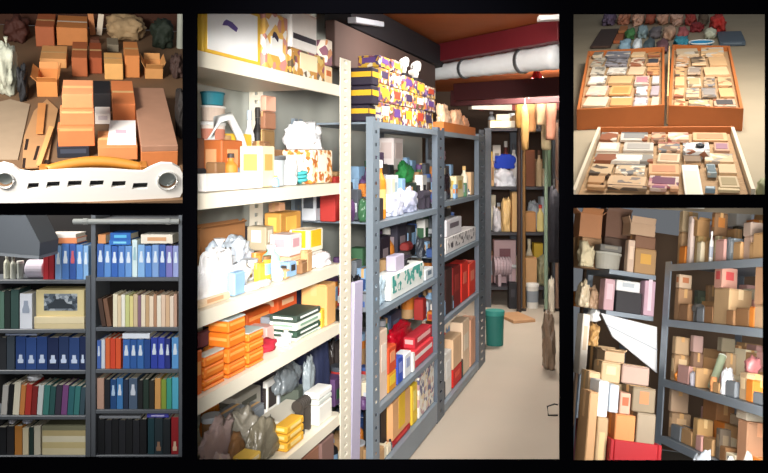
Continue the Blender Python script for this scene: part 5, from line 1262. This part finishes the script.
# tan flap standing along the inside of the second tray
t = thing('cardboard_flap', 'upright pale tan cardboard flap between the two rear trays', 'cardboard', R_.M.copy())
pa, pb = R_.hit(666.3, 124, 2, .003), R_.hit(668.3, 66, 2, .003)
bm = bmesh.new(); h1, h2 = R_.sz(pa.x, pa.y, 84), R_.sz(pb.x, pb.y, 44)
vs = [pa, pb, pb + Vector((.008, 0, 0)), pa + Vector((.008, 0, 0))]
lo = [bm.verts.new(v) for v in vs]; hi = [bm.verts.new(Vector((v.x, v.y, .16 if i in (0, 3) else .15))) for i, v in enumerate(vs)]
bm.faces.new(list(reversed(lo))); bm.faces.new(hi)
for k in range(4): bm.faces.new((lo[k], lo[(k+1) % 4], hi[(k+1) % 4], hi[k]))
link('sheet', bm, mat('#e6b47c', .7, .1, 5), t)
# goods strewn on the floor behind the trays
def fg(kind, x0, x1, yb, yt, ybt, col, label, **k):
    if kind == 'bag': x0 -= 2; x1 += 2; yt -= 5; ybt -= 5
    return fr(kind, x0, x1, yb, yt, ybt, col, label, **k)
fg('box', 590, 611, 49, 46, 29, '#43302a', 'dark brown flat case on the floor beside the strewn goods', name='flat_case', cat='case', lab=('#5a4238', .7, .3))
fg('box', 612, 622, 44, 41, 34, '#b8643a', 'small orange-brown box beside the dark brown flat case')
fg('bag', 601, 613, 27, 20, 14, '#7a6a86', 'purple grey pouch at far edge of strewn goods', seed=401, name='pouch', cat='pouch')
fg('bag', 614, 628, 26, 19, 14, '#c98a70', 'salmon pouch beside the purple grey pouch', seed=402, name='pouch', cat='pouch')
fg('box', 612, 626, 34, 31, 26, '#c07a4a', 'rust flat packet behind the small orange-brown box', name='packet', cat='packet')
for i, (x0, x1, yb, yt, ybt, co, lb, kd) in enumerate([
    (618, 629, 52, 47, 42, '#8fb0c4', 'pale blue pouch at the near edge of strewn goods', 'bag'), (630, 640, 53, 47, 41, '#dfe8ee', 'white pouch with blue tint beside the pale blue pouch', 'bag'), (641, 653, 53, 48, 41, '#4a5a62', 'slate pouch beside the white pouch', 'bag'),
    (623, 633, 41, 36, 31, '#4f8a54', 'green pouch among strewn goods', 'bag'), (634, 646, 40, 34, 28, '#9ab4bc', 'pale teal pouch among strewn goods', 'bag'), (648, 660, 40, 34, 29, '#6f6a70', 'grey pouch among strewn goods', 'bag'),
    (630, 642, 27, 20, 14, '#e0b49c', 'peach pouch at far edge of strewn goods', 'bag'), (643, 654, 26, 19, 14, '#b3624e', 'brick red pouch at far edge of strewn goods', 'bag'), (655, 667, 26, 19, 14, '#d8a890', 'pale salmon pouch at far edge of strewn goods', 'bag'),
    (655, 667, 55, 49, 42, '#6d4a50', 'plum pouch behind the left rear tray', 'bag'), (661, 674, 42, 35, 29, '#c9a48c', 'tan pouch in the middle of strewn goods', 'bag'), (669, 682, 27, 19, 14, '#d9b2a0', 'pink-beige pouch at far edge of strewn goods', 'bag'),
    (684, 696, 27, 19, 14, '#a84a44', 'red pouch at far edge of strewn goods', 'bag'), (676, 688, 42, 34, 29, '#a4585c', 'rose red pouch in the middle of strewn goods', 'bag'), (698, 708, 27, 20, 15, '#6a5a4c', 'brown pouch at far edge of strewn goods', 'bag'),
    (691, 703, 33, 29, 26, '#8a2f34', 'dark red pouch behind the blue bowl', 'bag'), (711, 726, 36, 22, 15, '#b5352f', 'bright red bag beside the slate flat case', 'bag'),
    (674, 688, 54, 46, 38, '#2f7f94', 'teal pouch beside the blue bowl', 'bag'), (705, 716, 40, 35, 31, '#c9cdb8', 'pale green-grey pouch behind the blue bowl', 'bag')]):
    fg(kd, x0, x1, yb, yt, ybt, co, lb, seed=410 + i, name='pouch', cat='pouch')
fg('box', 719, 746, 46.5, 42, 27, '#4c5a68', 'slate blue flat case on the floor at the open side', name='flat_case', cat='case', lab=('#6a7886', .7, .3))
p = R_.hit(701, 50, 2, 0)
t = thing('bowl', 'blue round bowl with pale rim on the floor behind the trays', 'bowl', R_.T(p.x, p.y, .001))
bm = bmesh.new(); lathe(bm, [(.045, 0), (.07, .02), (.092, .06), (.086, .06), (.06, .026), (.03, .012)], 26); link('bowl_body', bm, mat('#2b86b4', .3, .1), t)
bm = bmesh.new(); tube(bm, [(.091*math.cos(2*PI*i/28), .091*math.sin(2*PI*i/28), .063) for i in range(29)], .006, 6); link('rim', bm, '#dfe8ea', t)
fg('bag', 686, 694, 60, 56, 52, '#e6ecec', 'small white pouch in front of the blue bowl', seed=440, name='pouch', cat='pouch')
fg('bag', 757, 775, 203, 188, 180, '#a9ab84', 'olive cloth corner on the floor beside the front tray', seed=441, name='cloth_bundle', cat='cloth')
# ================================================================== tilted store room with cartons
av = n3((340 - CX, FP, CY - 287)); bv = n3((899 - CX, FP, CY + 3520)); bv = n3(bv - av * bv.dot(av)); cv = av.cross(bv)
O4 = CAM + ray(660, 378) * 4.6
S = Room(O4, -av, cv, bv, near=1)                 # rack running towards the viewer on the open side
D = Room(O4, cv, av, bv)                           # things seen square-on
xf = S.sx(670, 0, 0)
ZS = [S.sz(xf, 0, 264), S.sz(xf, 0, 320), 0.0, S.sz(xf, 0, 438)]
ZF = S.sz(xf, 0, 492)
xn = S.sx(800, 0, 0)
met = mat('#8d98a4', .4, .12, 5, metal=.25)
rt = thing('steel_rack', 'grey steel rack loaded with cartons, running toward the viewer', 'rack', S.T(0, .25, ZF))
off = Matrix.Translation((0, .25, ZF)).inverted()
px0, px1 = S.sx(659, 0, 0), S.sx(664.5, 0, 0)
for (x0, x1, y) in ((px0, px1, -.003), (px0, px1, .5), (xn - .05, xn, -.003), (xn - .05, xn, .5)):
    bm = bmesh.new(); bx(bm, x0, x1, y, y + .003, ZF, ZS[0] + .02); bx(bm, x0, x0 + .003, y + .003, y + .045, ZF, ZS[0] + .02); under(link('post', bm, met, rt))
for z in ZS:
    bm = bmesh.new(); bx(bm, px1, xn - .05, .002, .5, z - .012, z); s = under(link('shelf', bm, met, rt))
    bm = bmesh.new(); bx(bm, px1, xn - .05, -.003, .0018, z - .045, z); link('shelf_lip', bm, met, s)
# floor, back and ceiling planes of the room
bm = bmesh.new(); bx(bm, D.sx(571, 1.4, ZF) , 2.4, -1.25, 1.4, ZF - .04, ZF); struct('floor_4', bm, mat('#8d8478', .85, .15, 2.5), D.M)
bm = bmesh.new(); bx(bm, D.sx(571, 1.42, ZF), 2.6, 1.42, 1.47, ZF, 1.15); struct('wall_end', bm, mat('#8a705a', .9, .2, 3), D.M)

def mute(c, f=.3):
    if not isinstance(c, str): return c
    v = [int(c.strip('#')[i:i+2], 16) for i in (0, 2, 4)]; g = sum(v) / 3
    return '#' + ''.join('%02x' % int(min(255, x + (g - x) * f + 4)) for x in v)
T1, T2, T3 = '#c2905a', '#b98250', '#d0a068'
def s1(lv, kind, x0, x1, yt, d, dd, col, label, **k):
    LIM[0] = (px1 + .002, xn - .06); o = shelf_item(S, ZS[lv], kind, x0, x1, yt, d, dd, mute(col), label, **k); LIM[0] = None; return o
def onto(b, kind, x0, x1, yt, d, dd, col, label, **k):
    LIM[0] = (px1 + .002, xn - .06); o = shelf_item(S, b['_t'], kind, x0, x1, yt, d, dd, mute(col), label, **k); LIM[0] = None; return o
# top shelf
q = s1(0, 'carton', 667, 685, 232, .03, .12, T1, 'tan carton at far end of the top shelf, tilted room rack')
onto(q, 'carton', 667, 684, 211, .03, .11, '#c8a878', 'pale tan carton stacked on the far end tan carton')
s1(0, 'box', 685.5, 692, 216, .02, .035, '#e6c9bc', 'tall pale pink box on the top shelf beside stacked tan cartons', lab=('#f0dcd2', .6, .5))
q = s1(0, 'carton', 693, 709, 236, .03, .09, '#c49a52', 'yellow-tan carton beside the tall pale pink box')
onto(q, 'open', 693, 708, 220, .03, .085, '#c88c48', 'open orange-tan carton on the yellow-tan carton', flap=.5)
s1(0, 'bottle', 706, 713, 231, .015, .03, '#eceef0', 'white bottle at front edge of the top shelf', cap='#f4f4f4', lab='#b8c0d0')
q = s1(0, 'carton', 712, 728, 236, .03, .08, '#bca87a', 'olive tan carton beside the white bottle on top shelf', lab=('#d6c8a0', .5, .5))
onto(q, 'carton', 708, 728, 212, .03, .1, '#9c6a3c', 'brown carton with dark print on the olive tan carton', lab=('#c8803c', .5, .4))
s1(0, 'box', 728.5, 741, 238, .03, .06, '#a9bccf', 'blue-grey box on the top shelf beside olive tan carton', lab=('#d4dee8', .5, .5))
q = s1(0, 'carton', 742, 768, 236, .03, .1, '#d0a488', 'pinkish tan carton at near end of the top shelf')
onto(q, 'box', 742, 768, 222, .03, .1, '#b99a86', 'dusty flat box on the pinkish tan carton')
q = s1(0, 'box', 730, 748, 226, .2, .08, '#3f4034', 'dark olive box behind the blue-grey box on top shelf')
onto(q, 'box', 722, 752, 208, .2, .1, '#a8aaa8', 'pale grey carton on the dark olive box at the top')
# second shelf
q = s1(1, 'carton', 667, 683, 288, .03, .1, T2, 'brown carton at far end of the second rack shelf')
onto(q, 'box', 667, 682, 274, .03, .09, '#d9b088', 'peach box on the brown carton at far end of second rack shelf', lab=('#c07850', .5, .4))
s1(1, 'motor', 690, 707, 303, .03, .07, '#565450', 'dark grey domed machine part on the second rack shelf')
q = s1(1, 'box', 685, 702, 290, .16, .08, '#3f4a38', 'dark green box behind the domed machine part', lab=('#5a6650', .5, .4))
q = s1(1, 'carton', 712, 752, 288, .03, .14, '#c99a62', 'big tan carton with pale tape on the second rack shelf', tape='#e0c49a')
q2 = onto(q, 'box', 713, 738, 267, .03, .1, '#d08a72', 'pinkish red carton on the big tan carton', lab=('#c24a4a', .5, .4))
q = s1(1, 'carton', 753, 782, 305, .02, .1, '#cf9f6e', 'tan carton at near end of the second rack shelf')
onto(q, 'carton', 753, 784, 266, .02, .1, '#c68a5a', 'orange-brown carton on the near end tan carton')
s1(1, 'carton', 703, 712, 285, .2, .06, '#a87848', 'narrow brown carton behind the big tan carton')
# third shelf
q = s1(2, 'carton', 667, 686, 354, .03, .11, T1, 'tan carton at far end of the third rack shelf', lab=('#e0c49a', .5, .5))
onto(q, 'carton', 667, 685, 336, .03, .1, '#cfa46e', 'sandy carton stacked on far end carton of third rack shelf')
q = s1(2, 'carton', 688, 703, 352, .1, .07, '#9d7052', 'reddish brown carton on the third rack shelf')
onto(q, 'box', 689, 703, 335, .1, .07, '#c8988c', 'pinkish box on the reddish brown carton')
cx, cy, w_, d_, h_ = fit_shelf(S, ZS[2], 703, 718, 352, .03, .05)
obst(S, cx - .1, cx + .06, .015, .18, ZS[2], ZS[2] + .22); t = thing('tube', 'pale green cardboard tube leaning on the third rack shelf', 'tube', S.T(cx, .05, ZS[2] + .002)); bm = bmesh.new(); tube(bm, [(.02, 0, .02), (-.06, .1, .2)], .022, 14); link('tube_body', bm, '#a9b698', t)
bm = bmesh.new(); tube(bm, [(-.0604, .1005, .201), (-.0624, .103, .206)], .023, 14); link('end_cap', bm, '#e4e8dc', t)
s1(2, 'bag', 687, 695, 370, .015, .05, '#d6d0e2', 'lilac white bag at front edge of the third rack shelf', seed=501)
s1(2, 'box', 706.5, 717, 376, .012, .04, '#d9833c', 'small orange box at front edge of third rack shelf', lab=('#f0b070', .5, .4))
s1(2, 'bag', 718, 737, 366, .015, .08, '#e2e3ea', 'white bag beside small orange box on third rack shelf', seed=502)
q = s1(2, 'carton', 738, 768, 372, .03, .12, '#c9a070', 'wide tan carton at near end of third rack shelf', lab=('#e0c8a0', .5, .4))
onto(q, 'bag', 741, 764, 353, .04, .09, '#c8686a', 'pinkish red bag on the wide tan carton', seed=503)
q = s1(2, 'carton', 716, 736, 352, .16, .09, '#b89468', 'dull tan carton behind the white bag on third rack shelf')
onto(q, 'box', 716, 736, 337, .16, .09, '#8a7a5a', 'olive flat box on the dull tan carton')
# fourth shelf
q = s1(3, 'carton', 667, 690, 412, .03, .13, '#b68a5c', 'tan carton at far end of the fourth rack shelf', lab=('#d8b48a', .5, .4))
onto(q, 'carton', 667, 688, 388, .03, .12, '#c29a74', 'pinkish tan carton stacked at far end of fourth rack shelf')
s1(3, 'carton', 691, 713, 418, .03, .1, '#d09a50', 'golden tan carton on fourth rack shelf', tape='#e8c890')
q = s1(3, 'carton', 700, 734, 398, .17, .12, '#c27a38', 'orange-tan big carton behind the golden tan carton')
s1(3, 'box', 714, 729, 428, .03, .07, '#6a5844', 'dark taupe box beside golden tan carton on fourth rack shelf', lab=('#8a7860', .5, .4))
q = s1(3, 'carton', 735, 772, 420, .03, .14, '#c9885a', 'orange-peach carton at near end of fourth rack shelf', tape='#dca078')
onto(q, 'box', 735, 772, 404, .03, .14, '#d2bfa2', 'pale board box lying on the orange-peach carton', lab=('#e6d8c0', .7, .4))
# floor by the rack
def df(kind, x0, x1, yb, y, ytop, dp, col, label, z=None, **k):
    z = ZF if z is None else z
    xa, xb = max(D.sx(x0, y, z), D.sx(572.5, y + dp, z)), D.sx(x1, y, z)
    if xb - xa < .05: xb = xa + .05
    x = (xa + xb) / 2
    h = max(.015, D.sz(x, y, ytop) - z)
    return make(kind, D, x, y + dp / 2, z + .0015, xb - xa - .003, dp, h - .002, mute(col), label, **k)
df('bag', 690, 720, 0, -1.1, 450, .12, '#aebccc', 'bluish white bag on the floor under the carton rack', seed=504)
df('bag', 722, 765, 0, -1.2, 452, .12, '#c4c4bc', 'greyish white bag on the floor at near end of carton rack', seed=505)

# square-on shelf behind, at the wall side
yS = .12
zS = D.sz(D.sx(615, yS, 0), yS, 271)
xa, xb = D.sx(573, yS + .42, ZF), D.sx(656, yS, zS)
tt = thing('wall_shelf', 'grey shelf against the back wall holding cartons, beside the carton rack', 'shelf', D.T((xa + xb) / 2, yS + .2, ZF)); oo = Matrix.Translation(((xa + xb) / 2, yS + .2, ZF)).inverted()
def under2(o): o.matrix_parent_inverse = Matrix(); o.matrix_local = oo; return o
bm = bmesh.new(); bx(bm, xa, xb, yS, yS + .42, zS - .03, zS); under2(link('shelf', bm, met, tt))
zS2 = D.sz(D.sx(615, yS, 0), yS, 312)
bm = bmesh.new(); bx(bm, xa, xb, yS, yS + .42, zS2 - .03, zS2); under2(link('shelf', bm, met, tt))
for x in (xa, xb - .04):
    for y in (yS + .385, ):
        bm = bmesh.new(); bx(bm, x, x + .04, y + .036, y + .07, ZF, zS + .4); under2(link('post', bm, met, tt))
def dw(kind, x0, x1, ytop, y, dp, col, label, z=None, **k): return df(kind, x0, x1, 0, yS + y, ytop, dp, col, label, z=zS if z is None else z, **k)
q = dw('bag', 574, 597, 240, .02, .14, '#e2cf9c', 'cream sack on the wall shelf at left end', seed=510, name='sack', cat='sack')
q = dw('carton', 573.5, 600, 238, .2, .16, '#b98450', 'brown carton behind the cream sack on the wall shelf')
dw('open', 573.5, 601, 214, .2, .14, '#c8763a', 'open orange-brown carton on the brown carton by left edge', z=drop(q), flap=.4)
q = dw('tub', 597, 624, 252, .02, .14, '#a8a394', 'grey rounded tub on the wall shelf beside cream sack', lid='#b8b6ac')
dw('box', 600, 622, 245, .02, .12, '#6a665e', 'dark grey flat box on the grey rounded tub', z=drop(q), lab=('#8a8478', .6, .4))
q = dw('carton', 602, 630, 238, .2, .16, '#5a3a28', 'dark brown carton behind the grey rounded tub')
dw('open', 605, 630, 212, .2, .12, '#7a4a30', 'open dark brown carton on the dark brown carton', z=drop(q), flap=.25, ang=20)
dw('box', 626.5, 633, 240, .02, .06, '#e0b898', 'narrow peach post box on the wall shelf', lab=('#f0d4bc', .5, .4))
q = dw('carton', 634, 655.5, 249, .03, .15, '#c08a4c', 'golden brown carton on the wall shelf beside the rack post', lab=('#dca850', .5, .4))
q = dw('carton', 633.5, 655.5, 236, .03, .15, '#8e5a38', 'rust brown carton on the golden brown carton', z=drop(q))
q = dw('open', 630, 655, 224, .03, .14, '#c89a70', 'open tan carton with raised flaps topping the rust brown carton', z=drop(q), flap=.35, ang=15)
# lower wall shelf
dw('bag', 574, 592, 278, .02, .14, '#ecd2a6', 'cream bag on the lower wall shelf at left end', z=zS2, seed=511)
dw('bag', 588, 602, 284, .12, .14, '#d9a87c', 'peach bag behind cream bag on lower wall shelf', z=zS2, seed=512)
dw('box', 603, 613.5, 279, .02, .1, '#dba2b0', 'pink box on the lower wall shelf', z=zS2, lab=('#f0ccd4', .6, .5))
q = dw('box', 615, 641, 292, .03, .12, '#2f2c34', 'dark case under the white box on lower wall shelf', z=zS2, name='hard_case', cat='case')
dw('box', 616, 640, 281, .03, .12, '#f1f2f2', 'white box on the dark case on lower wall shelf', z=drop(q), lab=('#c4ccd4', .5, .4))
dw('box', 643, 654, 281, .015, .08, '#d9a4bc', 'tall pink striped box beside rack post on lower wall shelf', z=zS2, lab=('#f2dbe6', .35, .9))
# big white wrapped board sloping in front of the lower shelf
pts4 = [(601, 313), (657, 327), (657, 373), (613, 337)]
t = thing('wrapped_board', 'big white plastic-wrapped board sloping below the wall shelf', 'board', D.M.copy())
bm = bmesh.new(); P4 = [D.hit(*p, 1, yS - .03 - .0 * i) for i, p in enumerate(pts4)]
a = [bm.verts.new(p) for p in P4]; b = [bm.verts.new(p + Vector((0, .022, 0))) for p in P4]
bm.faces.new(a); bm.faces.new(list(reversed(b)))
for i in range(4): bm.faces.new((a[i], b[i], b[(i+1) % 4], a[(i+1) % 4]))
link('board_body', bm, mat('#f2f4f8', .35, .04, 5, bump=.25), t)
bm = bmesh.new(); m0, m1 = (P4[0] + P4[3]) / 2, (P4[1] + P4[2]) / 2; tube(bm, [m0 + Vector((0, -.004, 0)), m1 + Vector((0, -.004, 0))], .004, 6); link('edge_strap', bm, '#d2d8e0', t)

# cartons heaped on the red pallet in front
yP = -.95
zP = D.sz(D.sx(620, yP, 0), yP, 462)
t = thing('pallet_bin', 'red low-walled pallet bin under the heap of cartons', 'pallet', D.T(0, 0, 0))
xa, xb = D.sx(572.5, yP + .5, ZF), D.sx(661, yP, zP); bot = min(zP - .02, ZF + .12)
bm = bmesh.new(); bx(bm, xa, xb, yP, yP + .5, ZF + .09, ZF + .12); link('base', bm, mat('#8d1a1c', .45), t)
zW = max(ZF + .25, D.sz(D.sx(600, yP, 0), yP, 437))
for (u0, u1, v0, v1) in ((xa, xa + .02, yP, yP + .5), (xb - .02, xb, yP, yP + .5), (xa + .021, xb - .021, yP, yP + .02), (xa + .021, xb - .021, yP + .6, yP + .5)):
    bm = bmesh.new(); obst(D, u0, u1, v0, v1, ZF + .12, zW); bx(bm, u0, u1, v0, v1, ZF + .1201, zW, .004); link('wall_panel', bm, mat('#9c1c24', .45), t)
for u in (xa + .03, (xa + xb) / 2 - .03, xb - .1):
    bm = bmesh.new(); bx(bm, u, u + .07, yP + .03, yP + .47, ZF, ZF + .0899); link('foot', bm, mat('#6d1416', .5), t)
zB = ZF + .1215
def dp_(kind, x0, x1, ytop, y, dp, col, label, z=None, **k): return df(kind, x0, x1, 0, yP + y, ytop, dp, col, label, z=zB if z is None else z, **k)
q = dp_('carton', 577, 591, 392, .04, .15, '#c98e52', 'tall tan carton at left front of the red bin', tape='#dcb080')
q1 = dp_('carton', 592, 609, 418, .04, .15, '#b8905c', 'dull tan carton in the front of red bin', lab=('#cfae80', .5, .4))
dp_('box', 592.5, 607, 381, .05, .14, '#eceff4', 'white tall box on the dull tan carton in the red bin', z=drop(q1), lab=('#c9d4e4', .7, .3))
q2 = dp_('carton', 610, 631, 415, .04, .15, '#d8772c', 'orange carton at the front of the red bin', tape='#e89a50')
dp_('box', 608.5, 617, 385, .06, .12, '#b9c8d8', 'pale blue box standing on the orange carton', z=drop(q2), lab=('#e4ecf4', .5, .5))
dp_('box', 619, 630, 393, .05, .12, '#c9886a', 'brownish pink box on the orange carton beside pale blue box', z=drop(q2), lab=('#a8502c', .6, .4))
q3 = dp_('carton', 632, 656, 414, .04, .15, '#8f7a5e', 'grey-brown carton at the right front of the red bin')
q3 = dp_('carton', 631.5, 655, 388, .045, .145, '#7d6848', 'olive brown carton on the grey-brown carton', z=drop(q3), lab=('#a86a40', .4, .5))
# second rank, taller
q = dp_('carton', 578, 596, 372, .2, .125, '#c69a66', 'tan carton in the second rank of the red bin, left end')
q = dp_('carton', 597, 622, 384, .2, .125, '#a98a58', 'olive tan carton in the second rank of the red bin')
q5 = dp_('carton', 598, 620, 362, .2, .125, '#b8925e', 'sandy tan carton on the olive tan carton of second rank', z=drop(q), lab=('#d4b88a', .5, .4))
q = dp_('carton', 623, 650, 386, .2, .125, '#96714a', 'brown carton in the second rank of the red bin, right end')
q6 = dp_('carton', 621, 649, 366, .2, .125, '#a5806e', 'dusty mauve-brown carton on the brown carton of second rank', z=drop(q))
q = dp_('carton', 604, 630, 392, .335, .125, '#b08a56', 'tan carton in the last rank of the red bin')
q = dp_('carton', 602, 628, 366, .335, .125, '#a67c4e', 'wide brown carton in last rank of the red bin', z=drop(q))
dp_('open', 604, 624, 352, .335, .12, '#b98f5e', 'open tan carton at the very top of the heap', z=drop(q), flap=.22)
# things between the heap and the wall shelf
yM = -.2
def dm(kind, x0, x1, ytop, y, dp, col, label, z=None, **k): return df(kind, x0, x1, 0, yM + y, ytop, dp, col, label, z=ZF if z is None else z, **k)
q = dm('box', 572.5, 583, 376, .0, .12, '#e0c4a0', 'tall cream carton standing by the left edge behind red bin')
dm('box', 572.5, 582, 314, .0, .11, '#efe2d0', 'tall white-cream box on the tall cream carton', z=drop(q), lab=('#d9c4a8', .5, .4))
q = dm('carton', 584, 604, 348, .0, .2, '#7a6248', 'dark tan carton stack base beside the tall cream carton')
q = dm('bag', 584, 602, 322, .0, .16, '#e0a04c', 'orange-yellow bag on the dark tan carton base', z=drop(q), seed=520)
dm('bag', 584, 602, 308, .01, .14, '#eef2f6', 'white bag with dark folds above the orange-yellow bag', z=drop(q), seed=521)

for li in range(4):
    up = (ZS[0] + .42 if li == 0 else ZS[li - 1] - .05) - ZS[li]
    tn = ['#c29a6c', '#8f6844', '#e8dcc0', '#c29a6c', '#7f858c', '#d9a8a0', '#d9822e']
    for yi, (y, dp, f) in enumerate([(.36, .13, .95), (.24, .11, .85), (.15, .08, .6), (.015, .12, .35)]):
        backfill(S, ZS[li], px1 + .003, xn - .055, y, dp, ((.8 if yi < 2 else .5) * f * up, f * up), 501 + li * 9 + yi, f'{["back", "third", "second", "front"][yi]} row of {["top", "second", "third", "lowest"][li]} shelf, carton rack', tn, kinds=('carton', 'carton', 'box', 'carton', 'bag'), wr=(.09, .2), group=f'{["top", "second", "third", "lowest"][li]} shelf goods on the carton rack')
for zi, (z, hs, nm) in enumerate([(zS, (.2, .42), 'upper board'), (zS2, (.1, .2), 'lower board')]):
    backfill(D, z, D.sx(575, yS + .25, z), D.sx(654, yS + .25, z), yS + .25, .15, hs, 551 + zi, f'the rear row on the {nm} of the wall shelf', tn, kinds=('carton', 'carton', 'box'), wr=(.1, .18), group=f'rear row on the wall shelf {nm}')
GAL = 60
# ================================================================== light and camera
def area(name, loc, target, size, power, col=(1, .96, .9), sy=None):
    l = bpy.data.lights.new(name, 'AREA'); l.energy = power; l.color = col; l.size = size
    if sy: l.shape = 'RECTANGLE'; l.size_y = sy
    o = bpy.data.objects.new(name, l); COL.objects.link(o); o.location = loc
    o.rotation_euler = (Vector(target) - Vector(loc)).to_track_quat('-Z', 'Y').to_euler(); return o
area('camera_fill', (-.12, -.3, 1.66), (0, 3, 1.45), .55, 72, (1, .97, .93))  # added flash-like fill just behind the camera, for all openings
l = bpy.data.lights.new('flash_fill_spot', 'SPOT'); l.energy = 580; l.color = (1, .97, .93); l.spot_size = math.radians(45); l.spot_blend = .15; l.shadow_soft_size = .14  # added spot mimicking a camera flash, aimed into the middle room
o = bpy.data.objects.new('flash_fill_spot', l); COL.objects.link(o); o.location = (.0, .1, 1.78); o.rotation_euler = (Vector((-.06, 5, 1.12)) - Vector((.0, .1, 1.78))).to_track_quat('-Z', 'Y').to_euler(); o.scale = (.646, 1, 1)
area('aisle_fill', (.5, 3.5, 2.44), (.55, 4.3, .5), .6, 44, (1, .96, .9))  # added overhead fill without a fixture, brightens second rack and floor
area('far_fill', (1.45, 6.72, 2.42), (1.5, 7.4, .6), .5, 85, (1, .93, .83))  # unseen fill tucked behind the duct to light the far shelf
area('bookcase_fill', (-1.75, 2.5, 1.75), (-1.5, 3.8, 1.1), .5, 16, (.95, .97, 1))  # fill added out of frame at left, lifts the upper book rows
area('carton_floor_fill', tuple(T_.M @ Vector((-1.6, -.7, 2.1))), tuple(T_.M @ Vector((-.1, 1.7, 0))), 1.0, 240, (1, .95, .88))  # fill added above and in front to brighten grille and cartons
area('tray_fill', (1.78, 3.3, 3.3), (1.5, 4.0, 1.8), .9, 66, (1, .94, .85))  # added soft overhead fill for the trays, no fixture modelled
area('carton_room_fill', tuple(D.M @ Vector((-.3, -2.0, .35))), tuple(D.M @ Vector((.1, .3, .0))), .7, 46, (1, .96, .9))  # unseen fill outside the opening at right, for the carton rack
w = bpy.data.worlds.new('world'); SC.world = w; w.use_nodes = True
w.node_tree.nodes['Background'].inputs[0].default_value = (.55, .58, .62, 1)
w.node_tree.nodes['Background'].inputs[1].default_value = .26
cd = bpy.data.cameras.new('camera'); cam = bpy.data.objects.new('camera', cd); COL.objects.link(cam)
cam.location = CAM; cam.rotation_euler = (PI/2, 0, 0)
cd.sensor_width = 36; cd.sensor_fit = 'HORIZONTAL'; cd.lens = 36 * FP / 768; cd.shift_y = -(236.5 - 160) / 768
cd.clip_start = .05; cd.clip_end = 60
SC.camera = cam
for o in bpy.data.objects:
    if '_t' in o: del o['_t']
vs = SC.view_settings
vs.view_transform = 'Standard'; vs.look = 'None'; vs.gamma = 1.0; vs.use_curve_mapping = False; vs.exposure = 0.0
